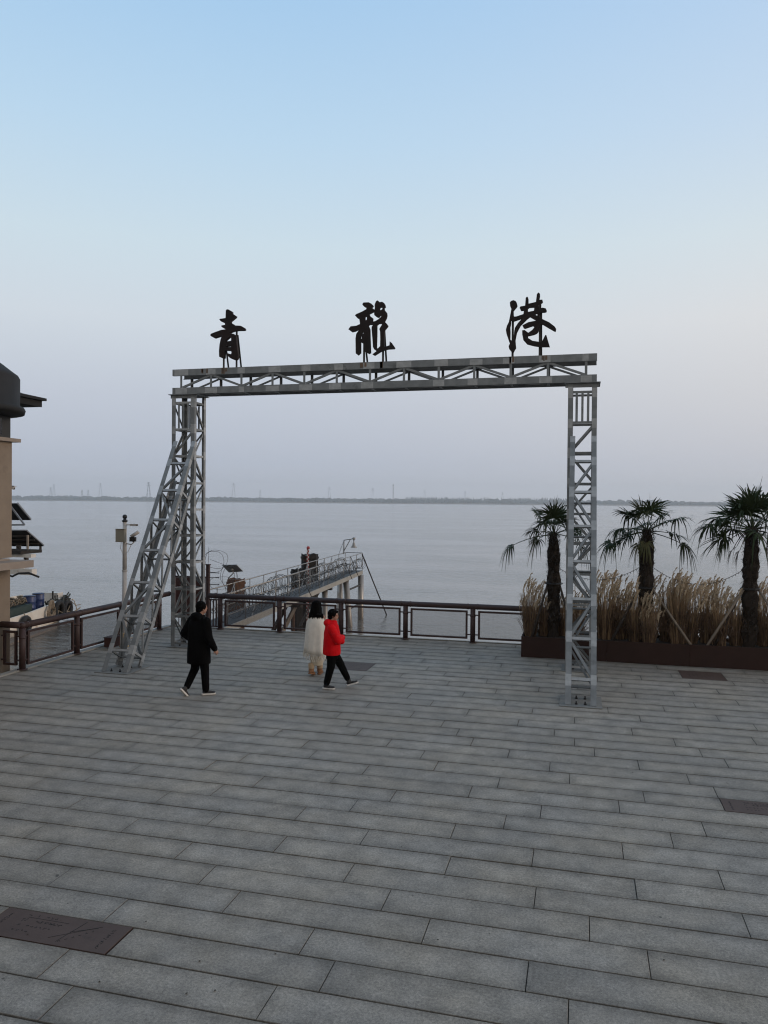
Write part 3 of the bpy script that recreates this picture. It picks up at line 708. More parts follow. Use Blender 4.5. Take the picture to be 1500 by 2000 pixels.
LHs = [[(700,460),(760,430),(825,395),(830,480),(890,530),(950,555),(1000,490),(1020,490),(1010,530),(940,590),(860,640),(790,655),(800,570),(720,510)],
       [(990,285),(1045,275),(1045,320),(1015,340),(970,360)], [(590,535),(635,520),(630,600),(590,630)],
       [(905,755),(960,715),(1045,712),(1020,760),(965,850),(985,920),(990,1100),(985,1310),(920,1375),(895,1345),(905,1000)],
       [(512,978),(530,930),(545,930),(540,978)], [(468,1115),(480,1040),(497,1040),(494,1112)]]
glyph('middle dark calligraphic character standing on the gateway beam', LONG, LHs, 670, 580, 13.636, 17.62, .05, [(711, .6, True), (748, 1.0, True)])
GANG = [(205,340),(230,300),(290,275),(350,295),(380,340),(400,420),(380,460),(300,555),(303,650),(308,694),(370,690),(550,630),(565,545),(490,545),(455,470),(475,435),(595,415),(610,220),(640,185),(665,200),(680,250),(680,365),(870,320),(895,120),(935,80),(970,110),(975,180),(955,275),(1030,260),(1050,320),(1030,350),(945,395),(950,500),(1040,465),(1120,485),(1145,540),(1140,575),(1090,590),(960,595),(960,710),(1050,765),(1210,840),(1350,950),(1385,1010),(1380,1060),(1360,1080),(1200,990),(1050,900),(990,900),(970,960),(930,1090),(890,1130),(820,1160),(665,1195),(670,1240),(780,1310),(940,1335),(1015,1350),(1110,1160),(1135,1165),(1225,1470),(1000,1472),(820,1445),(650,1400),(550,1290),(522,1150),(520,1045),(580,1035),(675,1105),(780,1030),(835,955),(795,935),(600,1000),(560,990),(525,915),(680,835),(880,795),(720,705),(640,770),(560,850),(480,930),(430,1020),(385,1110),(348,1300),(357,1420),(365,1500),(335,1540),(300,1610),(255,1600),(190,1520),(175,1450),(205,1380),(190,1340),(120,1130),(105,1030),(130,930),(180,830),(210,680),(245,500),(215,430)]
GH = [[(240,800),(318,815),(512,750),(410,860),(335,980),(318,1060),(300,1310),(250,1305),(217,1280),(221,1100),(216,970),(236,880)], [(665,500),(700,470),(830,460),(820,545),(665,575)], [(845,640),(905,620),(905,675)]]
glyph('rightmost dark calligraphic character standing on the gateway beam', GANG, GH, 980, 565, 13.043, 17.62, .05, [(1001, .9, False), (1054, 1.3, True)])

# ================================================================== CAMERA POLE
cx, cy2 = -11.06, 17.0
e = empty('camera_pole', (cx, cy2, 0), 'slim white pole carrying security cameras and a beige box behind the left buttress', 'camera pole')
m_ = MB(); m_.tube([(cx, cy2, .12), (cx, cy2, 1.95)], .062, 12); m_.tube([(cx, cy2, 1.95), (cx, cy2, 3.16)], .052, 12); m_.tube([(cx, cy2, 1.93), (cx, cy2, 1.96)], .068, 12); m_.build('pole', M['camw'], e, True)
m_ = MB(); m_.lathe((cx, cy2, 0), [(.12, .03), (.12, .06), (.09, .07), (.10, .28), (.075, .36), (.065, .38)], 14); m_.build('flange', M['yell'], e, True)
m_ = MB(); m_.box((cx - .2, cy2 - .2, .005), (cx + .2, cy2 + .2, .031)); m_.build('footing', M['kerb'], e)
m_ = MB(); m_.lathe((cx, cy2, 0), [(.06, 3.162), (.07, 3.18), (.07, 3.2), (.04, 3.21), (.04, 3.24)], 12); m_.ball((cx, cy2, 3.29), .058, n=14); m_.build('dome_camera', M['black'], e, True)
m_ = MB(); m_.box((cx - .17, cy2 - .14, 2.66), (cx + .08, cy2 - .058, 2.98)); bx = m_.build('junction_box', M['box'], e)
m_ = MB(); m_.box((cx - .18, cy2 - .16, 2.982), (cx + .09, cy2 - .05, 2.99)); m_.box((cx - .16, cy2 - .144, 2.68), (cx + .07, cy2 - .1405, 2.96)); m_.build('lid', M['box'], bx)
m_ = MB(); m_.tube([(cx + .05, cy2, 3.09), (cx + .2, cy2 + .03, 3.09)], .014, 6); m_.box((cx + .16, cy2 - .03, 3.06), (cx + .34, cy2 + .04, 3.115)); m_.build('camera_arm', M['camw'], e)
m_ = MB(); m_.box((cx + .33, cy2 - .025, 3.07), (cx + .35, cy2 + .035, 3.105)); m_.build('lens', M['black'], e)
m_ = MB(); m_.tube([(cx + .04, cy2, 2.62), (cx + .2, cy2 - .02, 2.60), (cx + .28, cy2 - .02, 2.66)], .014, 6); m_.tube([(cx + .22, cy2 - .06, 2.80), (cx + .40, cy2 - .02, 2.92)], .045, 10); m_.ball((cx + .28, cy2 - .05, 2.70), .04); m_.build('floodlight', M['camw'], e, True)
m_ = MB(); m_.box((cx + .20, cy2 - .11, 2.68), (cx + .36, cy2 - .05, 2.79)); m_.build('lamp_face', M['black'], e)
m_ = MB(); m_.tube([(cx - .06, cy2 - .06, 2.66), (cx - .08, cy2 - .05, 2.5), (cx, cy2 - .075, 2.36), (cx + .13, cy2 - .05, 2.42), (cx + .2, cy2 - .02, 2.6)], .008, 5); m_.build('cable', M['camw'], e)
e2_ = empty('cable_cabinet', (-11.42, 17.0, 0), 'low dark brown box on the deck beside the foot of the camera pole', 'box')
m_ = MB(); m_.box((-11.50, 16.8, .031), (-11.26, 17.12, .26)); m_.build('cabinet_body', M['brownflat'], e2_); m_ = MB(); m_.box((-11.51, 16.79, .262), (-11.25, 17.13, .28)); m_.build('lid', M['brown'], e2_)

# ================================================================== ACCESS GATE and razor wire
e = empty('access_gate', (-11, 20.3, 0), 'maroon sheet-metal gate with spiked arms between posts behind the left tower', 'gate')
for x in (-11.58, -10.47):
    m_ = MB(); m_.box((x - .045, 20.26, .026), (x + .045, 20.35, 1.84)); m_.box((x - .06, 20.245, 1.842), (x + .06, 20.365, 1.87)); m_.build('post', M['brown'], e)
m_ = MB(); m_.box((-11.5, 20.29, .35), (-10.55, 20.315, 1.45)); m_.build('gate_sheet', M['brownflat'], e)
m_ = MB(); m_.bar((-11.52, 20.3, 1.48), (-10.53, 20.3, 1.48), .05, .05); m_.bar((-11.52, 20.3, .3), (-10.53, 20.3, .3), .05, .05); m_.build('gate_frame_bars', M['brown'], e)
for x in [-11.4 + .12 * i for i in range(8)]:
    m_ = MB(); m_.bar((x, 20.3, .06), (x, 20.3, .27), .02, .02); m_.build('picket', M['brown'], e)
for z in (1.62, 1.48, 1.28, 1.0):
    m_ = MB(); m_.tube([(-10.42, 20.3, z), (-10.2, 20.42, z - .01)], .011, 5); m_.ball((-10.19, 20.42, z - .01), .02, n=6); m_.build('spike_arm', M['darksteel'], e)
def wander_ring(c, rx, rz, tilt, n=20, ph=0):
    return [Vector((c[0] + rx * math.cos(a) * math.cos(tilt), c[1] + rx * math.cos(a) * math.sin(tilt), c[2] + rz * math.sin(a) + .02 * math.sin(3 * a + ph))) for a in [2 * PI * k / n for k in range(n)]]
w = MB()
for k, (x, y, z, rx, rz, t) in enumerate([(-10.42, 20.55, 1.92, .30, .33, .3), (-10.3, 20.5, 2.0, .36, .28, .9), (-10.0, 20.6, 1.50, .26, .30, -.2), (-9.98, 20.7, 1.45, .22, .36, .7), (-9.9, 20.75, 1.12, .22, .28, .1), (-9.95, 20.8, 1.05, .16, .30, 1.0), (-10.2, 20.6, 1.3, .33, .2, .4)]):
    w.tube(wander_ring((x, y, z), rx, rz, t, 22, k), .006, 4, closed=True)
w.tube([(-10.45, 20.4, 2.0), (-10.1, 20.55, 1.85), (-9.75, 20.7, 1.62), (-9.72, 20.8, 1.2)], .005, 4)
w.tube([(-10.47, 20.3, 1.87), (-10.46, 20.32, 2.1), (-10.47, 20.34, 2.35)], .006, 4)
tag(w.build('razor_wire', M['wire']), 'loose tangle of razor wire rings above the access gate behind the left tower', 'razor wire')

# ================================================================== GANGWAY ON THE WATER
GD = Vector((-.0705, .9975, 0)).normalized(); GN = Vector((GD.y, -GD.x, 0)); GO = Vector((-10.12, 20.62, 0)); GL = 19.6; GW = .95
def gp(s, t, z): return GO + GD * s - GN * t + Vector((0, 0, z))     # s along, t leftwards from the right edge
e = empty('gangway', gp(0, .5, -.2), 'long galvanised gangway with handrails reaching out over the river', 'gangway')
npl = 20
for i in range(npl):
    a, b = GL * i / npl, GL * (i + 1) / npl - .012
    m_ = MB(); m_.prof(gp(a, .02, -.03), gp(a, GW - .02, -.03), GD, Vector((0, 0, 1)), [(0, 0), (b - a, 0), (b - a, .028), (0, .028)]); m_.build('deck_plate', M['gang'], e)
for t in (0, GW):
    m_ = MB(); m_.bar(gp(0, t, -.11), gp(GL, t, -.11), .05, .20); m_.build('side_beam', M['kerb'] if t == 0 else M['rail_gal'], e)
    for z, rr0 in ((.95, .020), (.62, .014), (.32, .012)):
        m_ = MB(); m_.tube([gp(.2, t, z), gp(GL, t, z)], rr0, 6); m_.build('handrail', M['rail_gal'], e, True)
    ns = 13
    for i in range(ns + 1):
        s = .3 + (GL - .35) * i / ns; m_ = MB(); m_.tube([gp(s, t, -.2), gp(s, t, .95)], .018, 6); m_.build('rail_post', M['rail_gal'], e, True)
    for i in (2, 5, 8, 10, 11):
        s = .3 + (GL - .35) * i / ns; m_ = MB()
        if t == 0 and i in (5, 10, 11): m_.tube([gp(s, t - .02, .95), gp(s + 1.0, t - .22, -.15)], .016, 6)
        else: m_.tube([gp(s, t, .93), gp(s - .9, t, .0)], .014, 6)
        m_.build('stay', M['darksteel'] if t == 0 and i in (5, 10, 11) else M['rail_gal'], e)
m_ = MB(); m_.tube([gp(GL, 0, .95), gp(GL, GW, .95)], .02, 6); m_.tube([gp(GL, 0, .5), gp(GL, GW, .5)], .014, 6); m_.build('handrail', M['rail_gal'], e)
for i in range(9):
    s = .8 + 2.25 * i; m_ = MB(); m_.bar(gp(s, -.02, -.17), gp(s, GW + .02, -.17), .06, .09); m_.build('cross_beam', M['darksteel'], e)
def coil(t, label):
    w = MB(); n = 78; pts = []; r2 = random.Random(int(t * 100) + 3); ph = 0
    for k in range(n * 12):
        s = .5 + 18.6 * k / (n * 12); a = 2 * PI * k / 12
        R1 = .24 + .05 * math.sin(k * .021) + .03 * math.sin(k * .13)
        pts.append(gp(s + .12 * math.sin(a * 1.0 + 1), t + R1 * math.cos(a), .42 + .05 * math.sin(k * .037) + R1 * math.sin(a)))
    w.tube(pts, .010, 3, cap=False)
    tag(w.build('razor_wire', M['wire_gal']), label, 'razor wire')
coil(-.06, 'razor wire coil strung along the near handrail of the gangway')
coil(GW + .05, 'razor wire coil strung along the far handrail of the gangway')

def pile(name, pts, rad, m, label, grp=None, cat='pile', brackets=False):
    e = empty(name, (pts[0][0], pts[0][1], WATER_Z), label, cat, grp)
    m_ = MB(); m_.tube(pts, rad, 14); m_.build('shaft', m, e, True)
    return e
# round steel piles under the outer end
for i, (s, t, off, lb) in enumerate([(19.3, .02, .0, 'round steel pile under the outer right corner of the gangway'), (19.4, GW + .25, 0, 'round steel pile under the outer left corner of the gangway, behind the leaning one'),
                               (16.6, .22, .35, 'slightly leaning round steel pile just inside the outer end of the gangway'), (13.2, .42, 0, 'round steel pile carrying a bracket under the middle of the gangway')]):
    p = gp(s, t, 0); q = gp(s, t - off, 0)
    e = pile('steel_pile', [(q.x, q.y, -4.2), (p.x, p.y, -.23)], .16 if i != 3 else .14, M['tube'], lb, 'round steel piles under the gangway')
    if i == 3:
        m_ = MB(); m_.bar(p + Vector((-.6, 0, -.30)), p + Vector((.35, 0, -.30)), .16, .14); m_.build('cap_beam', M['darksteel'], e)
        m_ = MB(); m_.tube([p + Vector((-.3, -.3, -.4)), p + Vector((-.75, -1.3, -1.9))], .03, 6); m_.tube([p + Vector((-.15, -.2, -.4)), p + Vector((-.7, -1.3, -1.9))], .03, 6); m_.build('strut', M['darksteel'], e)
    if i == 0:
        q1 = gp(16.6, .1, 0); m_ = MB()
        for z in (-.75, -1.75): m_.tube([(p.x, p.y, z), (q1.x - .0, q1.y, z)], .05, 8)
        m_.build('cross_tie', M['darksteel'], e)
# raking strut into the water
a = gp(19.4, -.02, .9); b = G(755, 1201, WATER_Z)
o = MB(); o.tube([a, b + (b - a) * .25], .035, 8); tag(o.build('mooring_strut', M['darksteel'], None, True), 'dark pole slanting from the gangway end down into the river', 'pole')
# lamp gallows at the end of the gangway
p = gp(19.2, GW, 0); e = empty('lamp_bracket', p, 'tubular bracket with a hanging bell lamp at the outer end of the gangway', 'lamp')
T = Yp(669, 1055, p.y); L2 = Yp(687, 1052, p.y); 
m_ = MB(); m_.tube([p + Vector((0, 0, .9)), (p.x, p.y, T.z)], .032, 8); m_.tube([(p.x, p.y, T.z), (p.x + .42, p.y, T.z + .07), (L2.x + .1, p.y, L2.z)], .024, 8); m_.build('arm', M['rail_gal'], e, True)
m_ = MB(); m_.tube([(p.x, p.y, 1.05), (p.x + .36, p.y, T.z + .04)], .022, 6); m_.tube([(p.x, p.y, T.z - .02), gp(18.0, GW, .93)], .018, 6); m_.build('brace', M['rail_gal'], e)
lx = L2.x + .12; lz = L2.z
m_ = MB(); m_.lathe((lx, p.y, lz), [(.02, .08), (.09, .05), (.09, -.03), (.03, -.06), (.03, -.2), (.07, -.24), (.08, -.36), (.17, -.46), (.17, -.48)][::-1], 12); m_.build('bell_lamp', M['rail_gal'], e, True)
# dark dolphin pile with water gauge
def oct_pile(name, c, rad, z0, z1, m, label, grp='old mooring piles beside the gangway', n=8, rag=.07, cat='pile'):
    e = empty(name, (c[0], c[1], WATER_Z), label, cat, grp)
    m_ = MB(); rr3 = random.Random(int(abs(c[0]) * 100)); vs = []
    N = n * 3
    zs = [z0, -1.9, -1.0, 0, z1 - .2, z1]
    rings = []
    for j, z in enumerate(zs):
        ring = []
        for k in range(N):
            c0_ = 2 * PI * (k // 3) / n + .35; c1q = c0_ + 2 * PI / n; f = (k % 3) / 3
            zz = z + (rr3.uniform(-rag, rag) if j == len(zs) - 1 else 0)
            ring.append((c[0] + rad * (math.cos(c0_) * (1 - f) + math.cos(c1q) * f), c[1] + rad * (math.sin(c0_) * (1 - f) + math.sin(c1q) * f), zz))
        rings += ring
    fs = [(j * N + k, j * N + (k + 1) % N, (j + 1) * N + (k + 1) % N, (j + 1) * N + k) for j in range(len(zs) - 1) for k in range(N)] + [tuple((len(zs) - 1) * N + k for k in range(N))]
    m_.add(rings, fs); m_.build('shaft', m, e)
    m_ = MB(); vs = [(c[0] + (rad + .035) * math.cos(2 * PI * k / n + .35), c[1] + (rad + .035) * math.sin(2 * PI * k / n + .35), z) for z in (z1 - .2, z1 - .1) for k in range(n)]; m_.add(vs, [(k, (k + 1) % n, n + (k + 1) % n, n + k) for k in range(n)] + [tuple(range(n - 1, -1, -1)), tuple(range(n, 2 * n))]); m_.build('band', m, e)
    return e
dc = Yp(605, 1083, 36.2)
oct_pile('mooring_pile', (dc.x, 36.2), .42, -4, dc.z, M['pile'], 'tall dark tarred mooring pile behind the gangway with a gauge board')
d2 = Yp(583, 1120, 35.6)
oct_pile('mooring_pile', (d2.x - .03, 35.5), .30, -4, Yp(583, 1112, 35.5).z, M['pile'], 'shorter dark stepped mooring pile touching the tall tarred one')
bp = Yp(461, 1131, 27.5)
e = oct_pile('mooring_pile', (bp.x, 27.5), .34, -4, bp.z, M['rust'], 'rusty brown box pile with a ragged top behind the near end of the gangway', rag=.05, n=4)
# trestle below the near gangway
e = empty('timber_trestle', gp(7.4, .3, -1.4), 'slanting timber trestle legs under the near part of the gangway', 'trestle')
m_ = MB(); m_.bar(gp(7.2, -.25, -.28), gp(7.6, 1.2, -.28), .18, .16); m_.build('cap_beam', M['wood_d'], e)
for t_ in (0, .38):
    m_ = MB(); a = gp(7.3, .05 + t_, -.36); m_.bar(a, a + Vector((-1.1, -1.3, -2.9)), .13, .13); m_.build('leg', M['wood_d'] if t_ else M['wood'], e)
# thin pile right of it
q = Yp(573, 1200, 33.0); pile('steel_pile', [(q.x, 33.0, -4), (q.x, 33.0, -.23)], .07, M['rust'], 'thin rusty pile under the gangway beside the dark gauge pile', 'round steel piles under the gangway')
# water gauge
e = empty('water_gauge', (Yp(600, 1100, 35.55).x, 35.55, WATER_Z), 'narrow red and white water gauge staff against the tall dark pile', 'gauge')
gx = Yp(601, 1100, 35.5).x; gz1 = Yp(601, 1071, 35.5).z
m_ = MB(); z = -2.8; k = 0
while z < gz1 - .05:
    m_.box((gx - .055, 35.5, z), (gx + .0, 35.53, z + .095), k % 2); m_.box((gx + .001, 35.5, z), (gx + .055, 35.53, z + .095), (k + 1) % 2); z += .096; k += 1
m_.build('board', [M['gwhite'], M['gred']], e)
m_ = MB(); m_.tube([(gx, 35.56, -2.8), (gx, 35.56, gz1)], .03, 8); m_.ball((gx, 35.55, gz1 + .02), .09, n=8); m_.build('backing_post', M['gred'], e)
# solar panel on the brown pile
sp = [Yp(*q, 27.4) for q in ((437, 1104), (465, 1103), (471, 1117), (443, 1119))]
c = sum(sp, Vector()) / 4; e = empty('solar_panel', (c.x, 27.4, bp.z), 'small tilted solar panel on a bent bracket above the rusty brown pile', 'solar panel')
def shift(p, dy, dz=0): return Vector((p.x, p.y + dy, p.z + dz))
tp = [shift(sp[0], -.14), shift(sp[1], -.14), shift(sp[2], .18), shift(sp[3], .18)]
nrm = (tp[1] - tp[0]).cross(tp[3] - tp[0]).normalized()
if nrm.z < 0: nrm = -nrm
m_ = MB(); m_.add([p for p in tp] + [p + nrm * .03 for p in tp], [(0, 1, 2, 3), (4, 7, 6, 5), (0, 4, 5, 1), (1, 5, 6, 2), (2, 6, 7, 3), (3, 7, 4, 0)]); m_.build('panel_back', M['panel_u'], e)
m_ = MB(); m_.add([p.lerp(c, .05) + nrm * .034 for p in tp], [(0, 1, 2, 3)]); m_.build('cells', M['cell'], e)
m_ = MB(); m_.tube([c - nrm * .02, (c.x + .03, 27.42, c.z - .18), (c.x - .18, 27.45, bp.z + .05), (c.x - .22, 27.5, bp.z - .05)], .022, 6); m_.ball(c - nrm * .05, .06, n=8); m_.build('bracket', M['rail_gal'], e, True)

# ================================================================== BOAT
A = G(16, 1249, WATER_Z); Bw = G(138, 1206, WATER_Z)
ax = (Bw - A); ax.z = 0; Lb = ax.length; ax.normalize(); pt = Vector((-ax.y, ax.x, 0))     # port = away to the left
e = empty('work_boat', A, 'white hulled work boat moored behind the tan building', 'boat')
def bp_(s, t, z): return A + ax * s + pt * t + Vector((0, 0, z))
m_ = MB(); W_ = 3.4; st = [(-9, 0, .9, 1), (-2, 0, .9, 1), (2, 0, .92, 1), (Lb * .72, .02, 1.02, 1), (Lb * .9, .25, 1.12, .82), (Lb * 1.0, .7, 1.2, .6)]
ring = []
for s, t, h, _ in st: ring += [bp_(s, t + .12, -.5), bp_(s, t, h), bp_(s, t + .10, h), bp_(s, t + .12, h - .35), bp_(s, W_ - t - .12, h - .35), bp_(s, W_ - t - .10, h), bp_(s, W_ - t, h), bp_(s, W_ - t - .12, -.5)]
fs = [(i * 8 + k, i * 8 + (k + 1) % 8, (i + 1) * 8 + (k + 1) % 8, (i + 1) * 8 + k) for i in range(len(st) - 1) for k in range(8)] + [tuple(range(7, -1, -1)), tuple((len(st) - 1) * 8 + k for k in range(8))]
m_.add(ring, fs); m_.build('hull', M['hull'], e)
m_ = MB(); m_.box((-.2, -.2, 0), (.6, .25, .55), 0, Matrix.Translation(bp_(Lb * .93, .9, .85))); m_.build('bow_block', M['white'], e)
m_ = MB(); 
s0 = [bp_(-8, .35, .6), bp_(3.0, .35, .6), bp_(3.0, 2.9, .6), bp_(-8, 2.9, .6)]
m_.add(s0 + [p + Vector((0, 0, .62)) for p in s0], [(0, 1, 5, 4), (1, 2, 6, 5), (2, 3, 7, 6), (3, 0, 4, 7), (4, 5, 6, 7)]); m_.build('hold_coaming', M['hullgreen'], e)
# bollards, machinery
jr = random.Random(8)
m_ = MB()
for k in range(5):
    c = bp_(1.2 + .42 * k, .9 + .5 * (k % 2), 1.23); m_.lathe(c, [(.13, 0), (.13, .05), (.08, .08), (.08, .30), (.14, .32), (.14, .38)], 10); m_.ball(c + Vector((.2, 0, .12)), .13, n=8)
m_.build('winch_gear', M['junk'], e)
for k in range(3):
    w = MB(); c = bp_(1.3 + .55 * k, .7, 1.30)
    for j in range(5): w.tube([c + Vector((.28 * math.cos(a), .12 * math.sin(a) + j * .05, .1 + .14 * math.sin(a + j) + .02 * j)) for a in [2 * PI * i / 12 for i in range(12)]], .018, 5, closed=True)
    w.build('rope_pile', M['rope'], e)
m_ = MB(); c = bp_(Lb * .86, .55, 1.1); m_.tube([c, c + Vector((0, 0, .42))], .045, 8); m_.build('bollard', M['black'], e)
# blue drums (things of their own)
for k, (s, t, lb) in enumerate([(3.55, .75, 'left blue plastic drum on the deck of the white boat'), (4.6, .8, 'right blue plastic drum on the boat, with rope hung before it')]):
    c = bp_(s, t, .62); e3 = empty('drum', c, lb, 'drum', 'blue drums on the boat')
    m_ = MB(); m_.lathe(c, [(.27, 0), (.29, .03), (.28, .3), (.295, .32), (.28, .34), (.28, .6), (.295, .62), (.28, .64), (.285, .88), (.27, .92)], 20); m_.build('drum_body', M['blue'], e3, True)
    m_ = MB(); m_.lathe(c, [(.292, .875), (.292, .905)], 20); m_.build('rim', M['black'], e3)
# rope coil hung over the side, tyres
w = MB(); c = bp_(4.0, -.12, .95)
for j in range(11):
    wdt = .30 + .05 * jr.random(); dp = .75 + .25 * jr.random(); ox_ = jr.uniform(-.1, .1)
    w.tube([c + ax * (ox_ + wdt * math.sin(a) * (1.1 if math.cos(a) < 0 else .6)) + pt * (-.02 * j * .3) + Vector((0, 0, .30 + dp * .5 * (math.cos(a) - 1))) for a in [2 * PI * i / 14 for i in range(14)]], .022, 5, closed=True)
tag(w.build('rope_coil', M['rope']), 'pale rope coil hanging over the side of the white boat', 'rope')
for k, (s, z, rd, lb) in enumerate([(1.35, .42, .36, 'black tyre fender on the white hull nearest the tan building'), (4.9, .62, .42, 'black tyre fender below the hanging rope on the boat'),
                                    (5.9, .55, .40, 'black tyre fender between rope and bow of the boat'), (Lb * .93, .7, .40, 'black tyre fender at the bow of the white boat')]):
    e4 = empty('tyre_fender', bp_(s, -.1, z), lb, 'tyre', 'tyre fenders on the boat'); w = MB()
    sid = -.14 + (.25 if k == 3 else 0)
    w.tube([bp_(s, sid, z) + ax * (rd * math.cos(a)) + Vector((0, 0, rd * math.sin(a))) - pt * .0 for a in [2 * PI * i / 20 for i in range(20)]], .12, 8, closed=True); w.build('tyre', M['rubber'], e4, True)
    w = MB(); w.tube([bp_(s, sid, z + rd), bp_(s + .05, -.02, 1.0)], .02, 5); w.build('tether', M['rope'], e4)
w = MB()
for k in range(9):
    a = bp_(4.2 + jr.random() * 3.2, -.15, .3 + jr.random() * .8); b = bp_(4.4 + jr.random() * 3.2, -.2, .1 + jr.random() * .6); w.tube([a, (a + b) / 2 - Vector((0, 0, .12)), b], .022, 5)
w.build('loose_ropes', M['rope'], e)
w = MB()
for k in range(46):
    a = bp_(4.4 + jr.random() * 2.0, .15 + jr.uniform(-.3, .25), .55 + jr.random() * .75); b = a + ax * jr.uniform(-.5, .4) + Vector((jr.uniform(-.2, .2), 0, jr.uniform(-.5, .15))); w.tube([a, (a + b) / 2 - Vector((0, 0, .08)), b], jr.uniform(.02, .05), 5)
w.build('tangled_gear', M['junk'], e)
w = MB(); a = bp_(Lb * .95, .2, 1.1); w.tube([a, a + ax * 1.2 + Vector((0, 0, -.25)), a + ax * 1.6 + Vector((0, 0, -.8)), a + ax * 1.3 + Vector((0, 0, -1.3))], .03, 6); w.build('fender_hose', M['white'], e)
m_ = MB(); m_.bar(bp_(-6, -.55, .05), bp_(3.2, -.55, .05), .5, .10); m_.build('rubbing_plank', M['trim'], e)
# superstructure above the hold: upper deck, awning, solar roof
YS = 31.5
def rect_from(px0, px1, pyt, dz, y0, y1, m, name, root):
    a = Yp(px0, pyt, YS); b = Yp(px1, pyt, YS); mm = MB(); mm.box((a.x, y0, b.z - dz), (b.x, y1, b.z)); return mm.build(name, m, root)
rect_from(-60, 62, 1112, .28, YS, YS + .35, M['white'], 'upper_deck', e)
rect_from(-60, 59, 1083, .16, YS + .05, YS + .4, M['white'], 'upper_deck', e)
m_ = MB()
for px in (42, 46, 34):
    a = Yp(px, 1086, YS + .1); b = Yp(px, 1112, YS + .1); m_.bar((a.x, YS + .1, b.z + .002), (a.x, YS + .1, a.z - .17), .06, .06)
m_.build('stanchions', M['white'], e)
# awning
def slope_roof(q, th, m, name):
    mm = MB(); n_ = (q[1] - q[0]).cross(q[3] - q[0]).normalized() * th
    mm.add(q + [p + n_ for p in q], [(0, 3, 2, 1), (4, 5, 6, 7), (0, 1, 5, 4), (1, 2, 6, 5), (2, 3, 7, 6), (3, 0, 4, 7)]); return mm.build(name, m, e)
T0, T1, E1, E0 = Yp(-60, 1037, YS), Yp(52, 1037, YS), Yp(85, 1067, YS + 1.3), Yp(-60, 1067, YS + 1.3)
slope_roof([T0, T1, E1, E0], .07, M['thatch'], 'awning')
for f in (.25, .5, .75): m_ = MB(); m_.bar(T0.lerp(E0, f) - Vector((0, .03, .05)), T1.lerp(E1, f) - Vector((0, .03, .05)), .05, .07); m_.build('purlin', M['wood_d'], e)
m_ = MB(); m_.bar(T0 + Vector((0, -.06, .03)), T1 + Vector((0, -.06, .03)), .05, .05); m_.bar(T1 + Vector((.02, -.05, .04)), E1 + Vector((.05, -.05, .06)), .05, .05); m_.build('awning_edge', M['panel_u'], e)
m_ = MB(); m_.box((Yp(-60, 1073, YS).x, YS - .1, Yp(80, 1079, YS + 1.4).z), (Yp(82, 1073, YS + 1.4).x, YS + 1.4, Yp(80, 1073, YS + 1.4).z)); m_.build('awning_floor', M['thatch'], e)
for px in (34, 39, 54, 79):
    m_ = MB(); yq = YS + (1.25 if px == 79 else .1); x = Yp(px, 1070, yq).x; m_.bar((x, yq, Yp(px, 1073, yq).z + .002), (x, yq, Yp(px, 1064 if px != 54 else 1045, yq).z), .08, .08); m_.build('awning_post', M['wood'] if px == 54 else M['wood_d'], e)
m_ = MB(); m_.bar((Yp(37, 1095, YS).x, YS + .5, Yp(37, 1110, YS).z), (Yp(37, 1095, YS).x, YS + .5, Yp(37, 1080, YS).z), .16, .16); m_.build('awning_post', M['wood_d'], e)
# sloping grey solar roof with frame
a0, a1, b1, b0 = Yp(-60, 984.5, YS), Yp(34, 984.5, YS), Yp(60, 1016, YS + 1.2), Yp(-60, 1016, YS + 1.2)
slope_roof([a0, a1, b1, b0], .05, M['roof'], 'solar_roof')
m_ = MB(); m_.bar(a1 + Vector((.03, -.03, .04)), b1 + Vector((.03, -.03, .04)), .05, .08); m_.bar(Yp(22, 990, YS - .05), Yp(48, 1025, YS), .07, .07); m_.bar(Yp(48, 1025, YS), Yp(-40, 1026, YS), .08, .08); m_.build('roof_frame', M['panel_u'], e)
m_ = MB(); a = Yp(48, 1025, YS); m_.bar((Yp(5, 1025, YS).x, YS + .5, Yp(5, 1066, YS).z), (Yp(5, 1025, YS).x, YS + .5, Yp(5, 1024, YS).z), .1, .1); m_.build('roof_post', M['panel_u'], e)
m_ = MB(); m_.tube([Yp(10, 1120, YS), Yp(24, 1126, YS), Yp(36, 1120, YS), Yp(56, 1119, YS), Yp(76, 1127, YS)], .05, 6); m_.build('hose', M['rubber'], e, True)

# ================================================================== PLANTER, PALMS, REEDS
PX0, PX1, PY0, PY1, PZ = -1.37, 8.9, 18.75, 19.95, .50
e = empty('planter', (3.5, 19.3, 0), 'long dark rusted steel planter along the far edge on the right', 'planter')
seg = [PX0, .62, 2.45, 4.3, 6.1, PX1]
for i in range(len(seg) - 1):
    m_ = MB(); m_.box((seg[i] + .003, PY0, .006), (seg[i + 1] - .003, PY0 + .03, PZ + r.uniform(-.004, .004))); m_.build('front_panel', M['corten'], e)
m_ = MB(); m_.box((PX0 + .003, PY1 - .03, .006), (PX1, PY1, PZ)); m_.build('back_panel', M['corten'], e)
for x in (PX0 + .003, PX1 + .003):
    m_ = MB(); m_.box((x, PY0 + .032, .006), (x + .03, PY1 - .032, PZ)); m_.build('end_panel', M['corten'], e)
m_ = MB(); n_ = 40
vs = [(PX0 + .04 + (PX1 - PX0 - .05) * i / n_, PY0 + .035 + (PY1 - PY0 - .07) * j / 4, PZ - .07 + .03 * mnoise.noise(Vector((i * .7, j * .9, 3)))) for i in range(n_ + 1) for j in range(5)]
m_.add(vs, [(i * 5 + j, (i + 1) * 5 + j, (i + 1) * 5 + j + 1, i * 5 + j + 1) for i in range(n_) for j in range(4)]); tag(m_.build('soil', M['soil'], e), kind='stuff')
